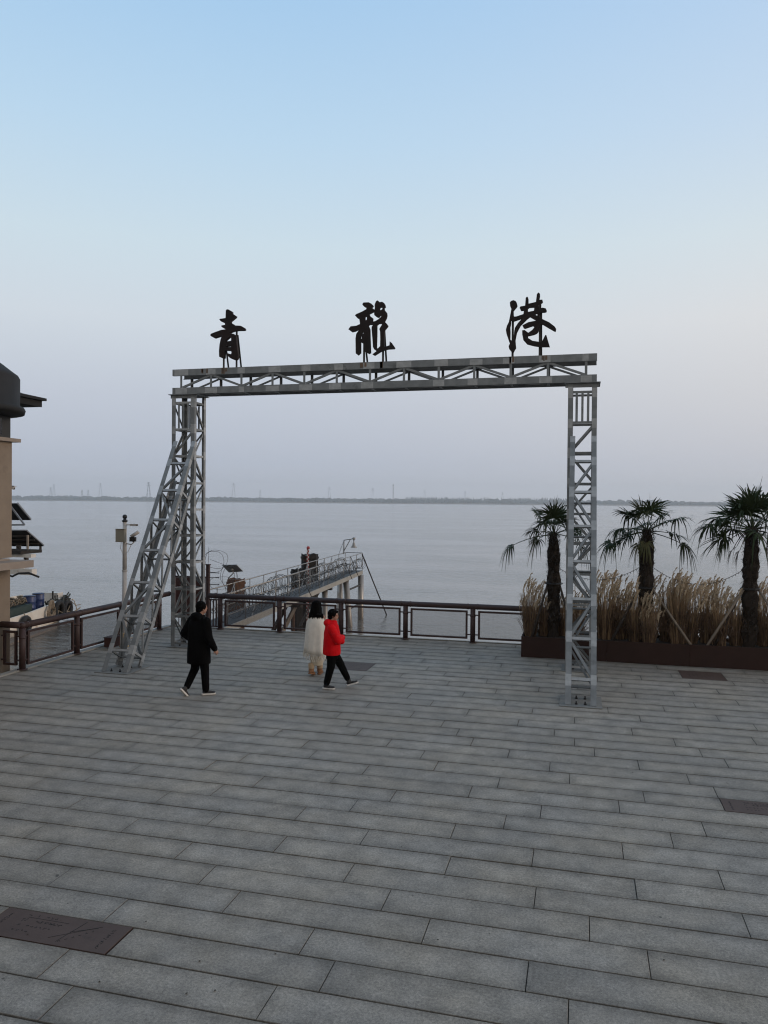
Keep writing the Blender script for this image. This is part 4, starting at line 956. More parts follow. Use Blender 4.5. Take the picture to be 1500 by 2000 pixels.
# drain brackets on the paving before the planter
SOIL = PZ - .07

def frond_geo(mb, base, d0, L, R, droop, rg, nseg=22, spread=112, sag=.25, fold=0.0):
    """petiole from base along d0, then a fan of narrow blades"""
    d0 = Vector(d0).normalized(); pts = []
    for k in range(6):
        s = k / 5; pts.append(Vector(base) + d0 * L * s + Vector((0, 0, -sag * L * s * s)))
    mb.tube(pts, [.014, .012, .010, .009, .008, .007], 4)
    hub = pts[-1]; d = (pts[-1] - pts[-2]).normalized()
    side = d.cross(Vector((0, 0, 1)))
    if side.length < .05: side = Vector((1, 0, 0))
    side.normalize(); nrm = side.cross(d).normalized()
    tw = rg.uniform(-.5, .5); side = side * math.cos(tw) + nrm * math.sin(tw); nrm = side.cross(d).normalized()
    for i in range(nseg):
        th = R_(-spread + 2 * spread * i / (nseg - 1) + rg.uniform(-3, 3))
        u = d * math.cos(th) + side * math.sin(th) * (1 - fold) + nrm * (.18 * abs(math.sin(th)) + .5 * fold)
        u.normalize(); ln = R * (.72 + .28 * math.cos(th / 2)) * rg.uniform(.66, 1.12)
        w_ = u.cross(nrm).normalized()
        dr = droop * rg.uniform(.5, 1.2) + (rg.random() < .22) * rg.uniform(.5, 1.3); sp_ = []
        brk = rg.uniform(.55, .8)
        for f, wd in ((.03, .005), (.40, .019), (.70, .015), (1.0, .002)):
            g = dr * ln * max(0, f - .25) ** 1.6
            if f > brk: g += dr * ln * .35 * (f - brk)
            c = hub + u * ln * f * (1 - .15 * dr * f) + Vector((0, 0, -g)); sp_.append((c, wd * R / .55))
        vs = []
        for c, wd in sp_: vs += [c - w_ * wd, c + w_ * wd]
        mb.add(vs, [(0, 1, 3, 2), (2, 3, 5, 4), (4, 5, 7, 6)], 0)
def palm(x, y, ztop, lean, label, special, seed, props):
    rg = random.Random(seed)
    e = empty('palm_tree', (x, y, SOIL), label, 'palm tree', 'fan palms in the planter')
    def cen(z): f = (z - SOIL) / (ztop - SOIL); return Vector((x + lean * f * f, y, z))
    m_ = MB(); n = 14; rings = []; K = 34
    for k in range(K + 1):
        z = SOIL - .05 + (ztop - SOIL + .05) * k / K; c = cen(z); f = k / K
        rad = (.125 if seed == 21 else .145) + .025 * math.sin(f * 3.0) + .012 * math.sin(f * 23 + seed) - (.05 * max(0, f - .85) / .15)
        for i in range(n):
            a = 2 * PI * i / n; rr2 = rad * (1 + .42 * mnoise.noise(Vector((math.cos(a) * 2, math.sin(a) * 2, z * 8 + seed))))
            rings.append((c.x + rr2 * math.cos(a), c.y + rr2 * math.sin(a), z))
    m_.add(rings, [(k * n + i, k * n + (i + 1) % n, (k + 1) * n + (i + 1) % n, (k + 1) * n + i) for k in range(K) for i in range(n)] + [tuple(K * n + i for i in range(n))])
    tr = m_.build('trunk', M['trunk'], e)
    m_ = MB()
    for k in range(1500):
        z = rg.uniform(SOIL + .3, ztop + .02); a = rg.uniform(0, 2 * PI); c = cen(z); rad = .12 if seed == 21 else .14
        d = Vector((math.cos(a), math.sin(a), 0)); p = c + d * rad; ln = rg.uniform(.04, .15); t_ = Vector((-d.y, d.x, 0)) * rg.uniform(.006, .02)
        q = p + d * ln * rg.uniform(.4, .9) + Vector((rg.uniform(-.02, .02), 0, ln * rg.uniform(-.6, 1.1)))
        m_.add([p - t_, p + t_, q + t_ * .3, q - t_ * .3], [(0, 1, 2, 3)])
    tag(m_.build('trunk_fibre', M['trunk'], tr), kind='stuff')
    top = cen(ztop)
    for (az, el, L, R, dr, sag, mt) in special:
        mb = MB(); d = Vector((math.cos(az) * math.cos(el), math.sin(az) * math.cos(el), math.sin(el)))
        frond_geo(mb, top + Vector((0, 0, -.06)) + d * .05, d, L, R, dr, rg, sag=sag, nseg=22 if mt != 'frondd' else 16, spread=115 if mt != 'frondd' else 60, fold=0 if mt != 'frondd' else .5)
        mb.build('frond', M[mt], e)
    for k in range(len(props)):
        (az, zt, out_, mt) = props[k]; a = cen(zt) + Vector((math.cos(az), math.sin(az), 0)) * .17
        b = Vector((x + math.cos(az) * out_, min(PY1 - .08, max(PY0 + .08, y + math.sin(az) * out_)), SOIL - .02)); m_ = MB(); m_.tube([a, b], [.026, .034], 7); m_.build('prop_pole', M[mt], e, True)
    if props:
        zt = props[0][1]; c = cen(zt); m_ = MB(); m_.tube([c + Vector((.20 * math.cos(a), .20 * math.sin(a), .0)) for a in [2 * PI * i / 10 for i in range(10)]], .022, 6, closed=True); m_.build('strap', M['black'], e)
def crown(rg, n, L=(.35, .6), R=(.42, .58), els=(-.2, 1.35)):
    o = []
    for k in range(n):
        az = k * 2.399 + rg.uniform(-.3, .3); f = k / (n - 1); el = els[1] * (1 - f) + els[0] * f
        o.append((az, el, rg.uniform(*L), rg.uniform(*R), .12 + .45 * f + rg.uniform(-.1, .25), .03 + .14 * f, 'frond'))
    return o
g1 = random.Random(3)
palm(-.63, 19.3, 3.0, -.02, 'smallest fan palm with one long broken frond, beside the right tower',
     [(R_(180), -.05, .98, .40, 1.5, .25, 'frond'), (R_(175), .72, .45, .34, 1.4, .8, 'frondd'), (R_(170), .10, .35, .42, .9, .5, 'frond'), (R_(350), .5, .45, .5, .8, .3, 'frond'), (R_(5), .1, .6, .42, 1.2, .5, 'frond')]
     + crown(g1, 10, (.40, .62), (.44, .58), (.35, 1.5)), 21, [(R_(215), 1.75, .62, 'wood_d'), (R_(-30), 1.72, .6, 'wood_d')])
palm(1.52, 19.3, 3.12, .0, 'middle fan palm rising from the reeds between the tower and the right palm',
     [(R_(185), -.12, .80, .44, 1.0, .22, 'frond'), (R_(172), -.18, .62, .42, 1.2, .2, 'frond'), (R_(170), .35, .6, .5, 1.0, .3, 'frond'), (R_(2), .55, .72, .56, .55, .15, 'frond'), (R_(8), .95, .5, .52, .5, .2, 'frond'), (R_(-5), -.20, .78, .46, 1.4, .15, 'frond'), (R_(165), 1.0, .45, .5, .6, .2, 'frond'),
      (R_(200), -.75, .25, .35, 1.0, .4, 'frondy'), (R_(260), -.9, .2, .34, 1.0, .3, 'frondy')]
     + crown(g1, 10, (.34, .58), (.48, .62), (-.1, 1.45)), 33, [(R_(-42), 1.72, 1.35, 'wood'), (R_(205), 1.72, .9, 'wood_d'), (R_(80), 1.72, .6, 'wood_d')])
palm(3.80, 19.3, 3.2, .03, 'largest fan palm at the right edge with hanging dead flower stalks',
     [(R_(180), .20, .85, .60, 1.2, .12, 'frond'), (R_(172), .45, .7, .6, .8, .15, 'frond'), (R_(190), 1.0, .65, .5, .4, .1, 'frond'), (R_(0), .9, .7, .6, .5, .2, 'frond'), (R_(10), .3, .8, .6, .9, .2, 'frond'), (R_(168), -.25, .5, .5, 1.3, .3, 'frond'), (R_(90), 1.2, .7, .6, .3, .1, 'frond')]
     + crown(g1, 18, (.42, .70), (.56, .70), (-.15, 1.42))
     + [(R_(185), -.35, .3, .26, 1.6, .9, 'frondd'), (R_(170), -.2, .36, .24, 1.6, 1.1, 'frondd'), (R_(-10), -.3, .32, .26, 1.6, 1.0, 'frondd'), (R_(200), -.6, .3, .26, 1.6, .9, 'frondd'), (R_(-30), -.5, .26, .24, 1.6, .9, 'frondd')],
     55, [(R_(212), 1.78, 1.2, 'wood'), (R_(192), 1.78, .8, 'wood_d'), (R_(-25), 1.78, 1.1, 'wood'), (R_(85), 1.78, .6, 'wood_d')])
palm(6.1, 19.3, 3.0, .0, 'fan palm in the planter beyond the right edge of the photo', crown(g1, 16), 77, [(R_(210), 1.75, 1.0, 'wood')])
# string lights between the palms
for (a, b, sag_, lb) in [((-.55, 19.25, 2.15), (1.42, 19.2, 2.25), .32, 'thin sagging string of lights between the left and middle palms'), ((1.62, 19.2, 2.25), (3.68, 19.22, 2.25), .40, 'thin sagging string of lights between the middle and right palms')]:
    e = empty('string_lights', a, lb, 'string lights', 'strings of lights between the palms')
    P_ = lambda f: Vector(a).lerp(Vector(b), f) - Vector((0, 0, sag_ * 4 * f * (1 - f)))
    m_ = MB(); m_.tube([P_(k / 24) for k in range(25)], .0055, 4); m_.build('cord', M['darksteel'], e)
    m_ = MB()
    for k in range(1, 30): c = P_(k / 30); m_.tube([c, c + Vector((0, 0, -.035))], .007, 4)
    tag(m_.build('bulbs', M['rail_gal'], e), kind='stuff')
# reed clumps
def clump_meshes(seed, h):
    rg = random.Random(seed); st_ = MB(); bs = MB(); pl = MB()
    def strip(mb, pts, w, sd):
        vs = []
        for p, ww in zip(pts, w): vs += [p - sd * ww, p + sd * ww]
        mb.add(vs, [(2 * i, 2 * i + 1, 2 * i + 3, 2 * i + 2) for i in range(len(pts) - 1)])
    for k in range(300):
        a = rg.uniform(0, 2 * PI); rad = .17 * math.sqrt(rg.random()); b = Vector((rad * math.cos(a), rad * math.sin(a), 0))
        out_ = Vector((math.cos(a + rg.uniform(-.8, .8)), math.sin(a + rg.uniform(-.8, .8)), 0)); low = rg.random() < .66
        H = h * (rg.uniform(.30, .80) if low else rg.uniform(.75, 1.12)); sp2 = rg.uniform(.03, .34 if low else .2)
        pts = [b, b + out_ * sp2 * .3 + Vector((0, 0, H * .5)), b + out_ * sp2 * .8 + Vector((0, 0, H * .88)), b + out_ * (sp2 * 1.5 + .05) + Vector((0, 0, H * rg.uniform(.62, 1.0)))]
        t_ = rg.uniform(0, PI); sd = Vector((math.cos(t_), math.sin(t_), 0))
        strip(bs if low else st_, pts, [.006, .007, .005, .001], sd)
    lean0 = rg.uniform(.02, .09)
    for k in range(44):
        a = rg.uniform(0, 2 * PI); rad = .15 * math.sqrt(rg.random()); b = Vector((rad * math.cos(a), rad * math.sin(a), 0))
        lean = Vector((math.cos(a), math.sin(a), 0)) * rg.uniform(.02, .24) + Vector((lean0, 0, 0)); H = h * rg.uniform(.58, 1.06) * (1.12 if k % 9 == 0 else 1)
        tp_ = b + lean + Vector((0, 0, H)); sd = Vector((math.cos(a + 1), math.sin(a + 1), 0))
        strip(st_, [b, b.lerp(tp_, .5) - lean * .15, tp_], [.0045, .004, .003], sd)
        PLn = rg.uniform(.26, .44); dl = Vector((rg.uniform(.3, 1.0), rg.uniform(-.4, .4), 0))
        curve_ = lambda f: tp_ + Vector((0, 0, PLn * (f - .22 * f * f))) + dl * .16 * f * f
        strip(pl, [curve_(0), curve_(.4), curve_(.8), curve_(1.0)], [.004, .007, .006, .002], sd)
        for j in range(20):
            f = rg.random(); s0_ = curve_(f * .9); a2 = rg.uniform(0, 2 * PI); ln = PLn * rg.uniform(.18, .34) * (1.15 - .7 * f)
            dd = Vector((math.cos(a2), math.sin(a2), 0)) * .28 + dl * .35 * f + Vector((0, 0, 1.0)); dd.normalize()
            t2 = Vector((math.cos(a2 + 1.5), math.sin(a2 + 1.5), 0))
            strip(pl, [s0_, s0_ + dd * ln * .55, s0_ + dd * ln * .85 + dl * .02, s0_ + dd * ln + dl * .05 - Vector((0, 0, .03))], [.002, .009, .008, .002], t2)
    return st_.mesh('stalks', M['stalk']), bs.mesh('leaves', M['stalkd']), pl.mesh('plumes', M['plume'])
variants = [clump_meshes(100 + k, 1.12) for k in range(7)]
spots = [(1035, .95, 'reed clump at the left end of the planter, trailing over the edge'), (1062, .8, 'reed clump just left of the smallest palm'), (1098, .82, 'reed clump hidden partly behind the right tower'),
         (1128, .8, 'reed clump seen through the lattice of the right tower'), (1182, 1.08, 'tall reed clump directly right of the right tower'), (1212, 1.08, 'reed clump between the tower and the middle palm'), (1240, .95, 'reed clump touching the left side of the middle palm trunk'),
         (1268, .85, 'low reed clump in front of the middle palm trunk'), (1303, 1.18, 'tallest reed clump, just right of the middle palm'), (1322, 1.05, 'reed clump behind the sloping prop of the middle palm'), (1347, 1.06, 'reed clump midway between the middle and right palms'),
         (1382, 1.0, 'reed clump left of the steep prop of the right palm'), (1405, .96, 'reed clump beside the props of the right palm'), (1438, .95, 'reed clump touching the left side of the right palm'),
         (1490, .95, 'reed clump right of the largest palm'), (1535, .95, 'reed clump beyond the right edge of the photo'), (1590, 1.0, 'reed clump farthest to the right in the planter')]
rg = random.Random(9)
for i, (px, s, lb) in enumerate(spots):
    y = 19.28 + (.3 * ((i * 7) % 3) / 2) if px != 1268 else 18.99
    x = Yp(px, 1240, y).x
    e = empty('reed_clump', (x, y, SOIL), lb, 'ornamental grass', 'dry feathery reed clumps in the planter')
    rot = rg.uniform(-.5, .5) + (PI if i % 4 == 3 else 0); s *= rg.uniform(.96, 1.04)
    for me, nm in zip(variants[i % 7], ('stalks', 'leaves', 'plumes')):
        o = bpy.data.objects.new(nm, me); COL.objects.link(o); o.parent = e; o.rotation_euler = (0, 0, rot if i % 4 != 3 else rot - PI); o.scale = (s * .92, s * .92, s * (1.04 + .09 * math.sin(i * 2.3))); tag(o, kind='stuff')

# ================================================================== PEOPLE
def remesh(name, mb, vox, m, parent, it=3, fac=.5):
    me0 = mb.mesh('t', m); tmp = bpy.data.objects.new('tmp', me0); COL.objects.link(tmp)
    md = tmp.modifiers.new('r', 'REMESH'); md.mode = 'VOXEL'; md.voxel_size = vox; md.use_smooth_shade = True
    if it: ms = tmp.modifiers.new('s', 'SMOOTH'); ms.iterations = it; ms.factor = fac
    me = bpy.data.meshes.new_from_object(tmp.evaluated_get(bpy.context.evaluated_depsgraph_get())); bpy.data.objects.remove(tmp)
    me.materials.clear(); me.materials.append(m); me.polygons.foreach_set('use_smooth', [True] * len(me.polygons))
    o = bpy.data.objects.new(name, me); COL.objects.link(o); o.parent = parent; return o
def cap(mb, p, q, a, b, n=14):
    p = Vector(p); q = Vector(q); mb.tube([p, p.lerp(q, .5), q], [a, (a + b) / 2, b], n); mb.ball(p, a * .995, n=n); mb.ball(q, b * .995, n=n)
def hand(mb, w_, d, up, s=1.0):
    """palm, four curled fingers and a thumb; w_ wrist, d forearm direction"""
    d = Vector(d).normalized(); up = Vector(up); side = d.cross(up).normalized(); up = side.cross(d).normalized()
    w_ = Vector(w_)
    for k in range(4):
        o_ = side * (k - 1.5) * .019 * s; L = (.07, .08, .076, .06)[k] * s
        cap(mb, w_ + o_ * .6 + d * .01, w_ + o_ + d * .085 * s, .013 * s, .012 * s, 8)
        k1 = w_ + o_ + d * .085 * s; k2 = k1 + (d * .8 - up * .55).normalized() * L * .5; k3 = k2 + (d * .35 - up * .9).normalized() * L * .45
        cap(mb, k1, k2, .0095 * s, .0088 * s, 8); cap(mb, k2, k3, .0088 * s, .0075 * s, 8)
    t0 = w_ + side * .025 * s + d * .02; cap(mb, t0, t0 + (side * .6 + d * .7 - up * .3).normalized() * .05 * s, .012 * s, .0105 * s, 8)
    t1 = t0 + (side * .6 + d * .7 - up * .3).normalized() * .05 * s; cap(mb, t1, t1 + (d * .9 - up * .4).normalized() * .03 * s, .0105 * s, .009 * s, 8)
def head(mb, c, f, s=1.0):
    """c head centre, f facing direction (unit, horizontal)"""
    c = Vector(c); f = Vector(f).normalized(); sd = Vector((f.y, -f.x, 0)); ang = math.atan2(f.y, f.x)
    def B(off, rd, sc):
        n0 = len(mb.v); mb.ball((0, 0, 0), rd, sc, 14); Rm = Matrix.Rotation(ang, 3, 'Z')
        p0 = c + f * off[0] * s + sd * off[1] * s + Vector((0, 0, off[2] * s))
        for i in range(n0, len(mb.v)): q = Rm @ (Vector(mb.v[i]) * s); mb.v[i] = tuple(q + p0)
    B((-.005, 0, .02), .1, (.98, .78, 1.0)); B((.02, 0, -.045), .075, (.95, .82, 1.05)); B((.045, 0, -.085), .04, (.9, 1.0, .8))
    B((.098, 0, -.02), .016, (1, .8, 1.6)); B((.085, 0, -.062), .02, (.8, 1.4, .6)); B((.082, .033, .01), .016, (.7, 1.2, .8)); B((.082, -.033, .01), .016, (.7, 1.2, .8))
    B((-.005, .08, -.01), .026, (.7, .4, 1.2)); B((-.005, -.08, -.01), .026, (.7, .4, 1.2))
def shoe(parent, ankle, f, m_up, m_so, s=1.0, pitch=0, boot=False):
    """f facing; pitch > 0 lifts the heel"""
    f = Vector(f).normalized(); ang = math.atan2(f.y, f.x)
    rot = Matrix.Translation(Vector(ankle)) @ Matrix.Rotation(ang, 4, 'Z') @ Matrix.Rotation(pitch, 4, 'Y')
    def xf(mb, n0):
        for i in range(n0, len(mb.v)): mb.v[i] = tuple(rot @ (Vector(mb.v[i]) * s))
    u = MB(); u.ball((.0, 0, -.035), .048, (1.1, .85, 1)); u.ball((.06, 0, -.055), .045, (1.4, .95, .75)); u.ball((.13, 0, -.062), .04, (1.2, 1.05, .62)); u.ball((-.035, 0, -.045), .04, (1, .85, 1)); u.tube([(-.005, 0, -.05), (-.01, 0, .03 if not boot else .13)], .046 if not boot else .06, 12)
    xf(u, 0); o = remesh('shoe' if not boot else 'boot', u, .009, m_up, parent, 2)
    so_ = MB(); out_ = [(-.085, -.018), (-.07, -.036), (0, -.036), (.08, -.042), (.14, -.040), (.175, -.015), (.175, .015), (.14, .040), (.08, .042), (0, .036), (-.07, .036), (-.085, .018)]
    k = len(out_); so_.add([(x, y, -.10) for x, y in out_] + [(x * 1.02, y * 1.06, -.072) for x, y in out_], [tuple(range(k - 1, -1, -1)), tuple(range(k, 2 * k))] + [(i, (i + 1) % k, k + (i + 1) % k, k + i) for i in range(k)])
    xf(so_, 0); s2 = so_.build('sole', m_so); s2.parent = o
    if not boot:
        s3 = MB(); 
        for q in (.02, .045, .07): s3.tube([(q, -.03, -.028 - q * .2), (q + .01, 0, -.008 - q * .25), (q, .03, -.028 - q * .2)], .004, 4)
        xf(s3, 0); s4 = s3.build('laces', m_so); s4.parent = o
    return o
def person_root(loc, ang, label):
    e = empty('person', loc, label, 'person'); e.rotation_euler = (0, 0, ang); return e
def hair_cap(mb, c, f, s, front=.35):
    c = Vector(c); f = Vector(f).normalized()
    mb.ball(c - f * .022 * s + Vector((0, 0, .035 * s)), .108 * s, (1, .93, .95), 16)
# local frame: +x right, +y facing, z up
# --- man in black, walking away, head turned right
e = person_root(G(388, 1357), R_(50 - 90 + 20), 'man in a long black coat and black trousers walking away, on the left')
b = MB(); hc = Vector((.02, .05, 1.66)); hf = Vector((.35, 1, 0)).normalized()
head(b, hc, hf, 1.0); cap(b, (0, .02, 1.46), (.01, .035, 1.58), .058, .055)
b.loft([((0, 0, .88), .15, .10, 0), ((0, 0, 1.0), .15, .11, 0), ((0, 0, 1.2), .15, .105, 0), ((0, 0, 1.38), .18, .10, 0), ((0, .01, 1.46), .10, .07, 0)])
hipL, hipR = (-.09, 0, .90), (.09, 0, .90); kL, kR = (-.10, .0, .50), (.10, .06, .50); aL, aR = (-.13, -.20, .15), (.12, .07, .10)
for a_, k_, n_ in ((hipL, kL, aL), (hipR, kR, aR)): cap(b, a_, k_, .075, .052); cap(b, k_, n_, .050, .036)
shL, shR = (-.19, 0, 1.42), (.19, 0, 1.42); elL, elR = (-.30, -.10, 1.16), (.28, -.02, 1.13); wrL, wrR = (-.22, .06, 1.0), (.33, .10, .90)
for a_, k_, n_ in ((shL, elL, wrL), (shR, elR, wrR)): cap(b, a_, k_, .045, .036); cap(b, k_, n_, .036, .026)
hand(b, wrR, Vector(wrR) - Vector(elR), (1, 0, 0)); hand(b, wrL, Vector(wrL) - Vector(elL), (0, -1, 0))
remesh('body', b, .0085, M['skin'], e, 2)
c = MB()
c.loft([((0, .0, .61), .25, .20, 0), ((0, .0, .80), .25, .195, 0), ((0, 0, 1.0), .24, .18, 0), ((0, 0, 1.2), .245, .175, 0), ((0, 0, 1.34), .245, .165, 0), ((0, .0, 1.42), .21, .14, 0), ((0, .015, 1.49), .12, .11, 0), ((0, .02, 1.53), .085, .09, 0)], 24)
cap(c, shL, elL, .085, .080); cap(c, elL, (-.225, .05, 1.01), .080, .062); cap(c, shR, elR, .09, .084); cap(c, elR, (.328, .095, .905), .082, .058)
c.ball((0, -.06, 1.50), .115, (1.35, .85, .8))        # hood lying on the shoulders
co_ = remesh('coat', c, .013, M['coat'], e, 4)
c = MB(); cap(c, hipL, kL, .105, .082); cap(c, kL, (-.13, -.17, .18), .082, .064); cap(c, hipR, kR, .105, .085); cap(c, kR, (.12, .07, .11), .082, .068)
remesh('trousers', c, .012, M['trous'], e, 3)
c = MB(); hair_cap(c, hc, hf, 1.0); c.ball(hc - hf * .05 + Vector((0, 0, -.03)), .08, (.8, .98, .8)); remesh('hair', c, .01, M['hair'], e, 2)
shoe(e, (.12, .08, .106), (.75, 1, 0), M['shoe'], M['sole']); shoe(e, (-.13, -.20, .15), (.1, 1, 0), M['shoe'], M['sole'], 1.0, R_(48))
# --- woman in white shawl, walking away
e = person_root(G(617, 1318), R_(8), 'woman in a white fringed shawl and cream skirt walking away beside the person in red')
b = MB(); hc = Vector((.0, .02, 1.47)); hf = Vector((.0, 1, 0))
head(b, hc, hf, .94); cap(b, (0, 0, 1.28), (0, .01, 1.40), .048, .046)
b.loft([((0, 0, .78), .14, .10, 0), ((0, 0, .9), .14, .10, 0), ((0, 0, 1.05), .12, .09, 0), ((0, 0, 1.22), .15, .09, 0), ((0, 0, 1.30), .08, .06, 0)])
for sg, fy in ((-1, -.04), (1, .10)):
    cap(b, (.075 * sg, 0, .80), (.075 * sg, fy * .4 + .03, .45), .07, .046); cap(b, (.075 * sg, fy * .4 + .03, .45), (.075 * sg, fy, .12), .044, .033)
    sh, el, wr = (.15 * sg, 0, 1.25), (.21 * sg, .04, 1.0), (.10 * sg, .18, .98); cap(b, sh, el, .038, .032); cap(b, el, wr, .03, .023); hand(b, wr, Vector(wr) - Vector(el), (0, 0, 1), .9)
remesh('body', b, .0085, M['skin'], e, 2)
c = MB(); n = 48; rings = []
for k, (z, rx, ry) in enumerate([(.50, .25, .20), (.60, .248, .20), (.75, .24, .19), (.9, .232, .18), (1.05, .222, .168), (1.14, .205, .155), (1.215, .17, .135), (1.27, .12, .11), (1.32, .08, .085)]):
    for i in range(n):
        a = 2 * PI * i / n; am = max(0, (1.22 - z)) / .64
        q = 1 + am * (.07 * math.sin(6 * a + 1.5 * z) + .04 * math.sin(11 * a + 2 - 2 * z))
        rings.append((rx * q * math.cos(a), ry * q * math.sin(a) + .0, z - .05 * am * math.sin(a + 2.6)))
K = 9
c.add(rings, [(k * n + i, k * n + (i + 1) % n, (k + 1) * n + (i + 1) % n, (k + 1) * n + i) for k in range(K - 1) for i in range(n)] + [tuple(range(n - 1, -1, -1)), tuple((K - 1) * n + i for i in range(n))])
sh_ = c.build('shawl', M['shawl'], None, True); sh_.parent = e
c = MB(); fg = random.Random(4)
for i in range(110):
    a = 2 * PI * i / 110; am = 1; q = 1 + 1.1 * (.07 * math.sin(6 * a + .75) + .04 * math.sin(11 * a + 2 - 1.0))
    p = Vector((.25 * q * math.cos(a), .20 * q * math.sin(a), .51 - .055 * math.sin(a + 2.6))); L = fg.uniform(.09, .15)
    c.tube([p, p + Vector((fg.uniform(-.012, .012), fg.uniform(-.012, .012), -L * .5)), p + Vector((fg.uniform(-.025, .02), fg.uniform(-.02, .02), -L))], .0045, 3)
o = c.build('fringe', M['shawl']); o.parent = sh_
c = MB(); c.loft([((.02, .01, .21), .125, .115, 0), ((.02, .01, .28), .14, .13, 0), ((.01, 0, .5), .16, .14, 0), ((0, 0, .8), .16, .12, 0)], 24); remesh('skirt', c, .014, M['cream'], e, 3)
c = MB(); c.ball(hc + Vector((0, -.018, .02)), .116, (.98, .98, .95), 18)
c.loft([((-.01, -.03, 1.25), .120, .08, 0), ((-.012, -.035, 1.29), .140, .095, 0), ((-.006, -.03, 1.37), .132, .108, 0), ((0, -.02, 1.45), .118, .108, 0), ((.0, -.02, 1.51), .095, .09, 0)], 24)
for k in range(14): a = PI + PI * k / 13; cap(c, (.135 * math.cos(a), -.03 + .09 * math.sin(a), 1.30), (.16 * math.cos(a), -.03 + .10 * math.sin(a), 1.225 + .025 * math.sin(k * 2.1)), .022, .008, 8)
remesh('hair', c, .009, M['hair'], e, 1)
c = MB(); c.ball((-.12, .0, 1.36), .05, (.8, 1, 1.1)); o = remesh('ear_muff', c, .01, M['shawl'], e, 1)
for sg, fy, zz, pt_ in ((-1, -.06, .125, .25), (1, .10, .102, 0)):
    o = shoe(e, (.075 * sg - .01, fy, zz), (-.25 * sg if sg < 0 else .1, 1, 0), M['boot'], M['boot'], .98, pt_, True)
    c = MB(); c.tube([(.075 * sg - .01, fy - .005, zz + .03), (.075 * sg - .01, fy - .005, zz + .10)], [.064, .068], 14); c.tube([(.075 * sg - .01, fy - .005, zz + .10), (.075 * sg - .01, fy - .005, zz + .14)], [.07, .06], 14); c2_ = c.build('fleece_cuff', M['fleece']); c2_.parent = o
# --- person in red, profile to the right
e = person_root(G(648, 1344), YAW + R_(4) - PI / 2, 'person in a red hooded puffer jacket and black trousers walking to the right')
b = MB(); hc = Vector((-.02, .02, 1.45)); hf = Vector((.12, 1, 0)).normalized()
head(b, hc, hf, .95); cap(b, (0, -.01, 1.27), (-.01, .005, 1.38), .05, .047)
b.loft([((0, 0, .80), .14, .10, 0), ((0, 0, .92), .14, .10, 0), ((0, 0, 1.05), .12, .09, 0), ((0, 0, 1.22), .15, .09, 0), ((0, 0, 1.29), .08, .06, 0)])
kL, kR, aL, aR = (-.08, .17, .46), (.08, -.02, .45), (-.08, .34, .14), (.09, -.10, .10)
for a_, k_, n_ in (((-.08, 0, .80), kL, aL), ((.08, 0, .80), kR, aR)): cap(b, a_, k_, .072, .048); cap(b, k_, n_, .046, .034)
A1 = [((.17, -.02, 1.23), (.23, .11, .98), (.0, .19, 1.0)), ((-.17, -.02, 1.23), (-.22, .10, .97), (.05, .18, .95))]
for sh, el, wr in A1: cap(b, sh, el, .04, .033); cap(b, el, wr, .032, .024); hand(b, Vector(wr) - (Vector(wr) - Vector(el)) * .25, Vector(wr) - Vector(el), (0, 0, 1), .8)
remesh('body', b, .0085, M['skin'], e, 2)
c = MB(); rings = []
n = 28; zz = [.675, .69, .735, .79, .86, .94, 1.02, 1.10, 1.18, 1.24, 1.29, 1.33]
rxs = [.20, .205, .212, .208, .21, .205, .21, .208, .20, .175, .13, .09]; rys = [.165, .172, .178, .172, .172, .165, .162, .158, .145, .13, .11, .09]
c.loft([((0, -.005, z), rx * (1.0 + .02 * (k % 2)), ry * (1.0 + .03 * (k % 2)), 0) for k, (z, rx, ry) in enumerate(zip(zz, rxs, rys))], 28)
for sh, el, wr in A1:
    S, E_, W2 = Vector(sh), Vector(el), Vector(wr)
    for f in range(4): cap(c, S.lerp(E_, f / 4), S.lerp(E_, (f + .8) / 4), .076, .080)
    for f in range(4): cap(c, E_.lerp(W2, f / 4 * 1.15), E_.lerp(W2, (f + .8) / 4 * 1.15), .076 - .003 * f, .074 - .003 * f)
c.ball((-.01, -.085, 1.30), .11, (1.15, .85, .72)); c.ball((-.01, .0, 1.32), .095, (1.1, 1.1, .5))
remesh('jacket', c, .012, M['redc'], e, 2)
c = MB(); cap(c, (-.08, 0, .74), kL, .10, .082); cap(c, kL, (-.08, .31, .18), .080, .062); cap(c, (.08, 0, .74), kR, .10, .084); cap(c, kR, (.09, -.10, .13), .082, .066); c.loft([((0, 0, .58), .15, .12, 0), ((0, 0, .8), .14, .11, 0)])
remesh('trousers', c, .012, M['trous'], e, 3)
c = MB(); hair_cap(c, hc, hf, .95); c.ball(hc - hf * .045 + Vector((0, 0, -.035)), .075, (.95, .95, .85)); c.ball(hc + hf * .045 + Vector((0, 0, .07)), .055, (1.0, 1.1, .6)); remesh('hair', c, .01, M['hair'], e, 2)
shoe(e, (.09, -.10, .104), (.25, 1, 0), M['shoe'], M['sole'], .95); shoe(e, (-.08, .345, .135), (.1, 1, 0), M['shoe'], M['sole'], .95, R_(-16))

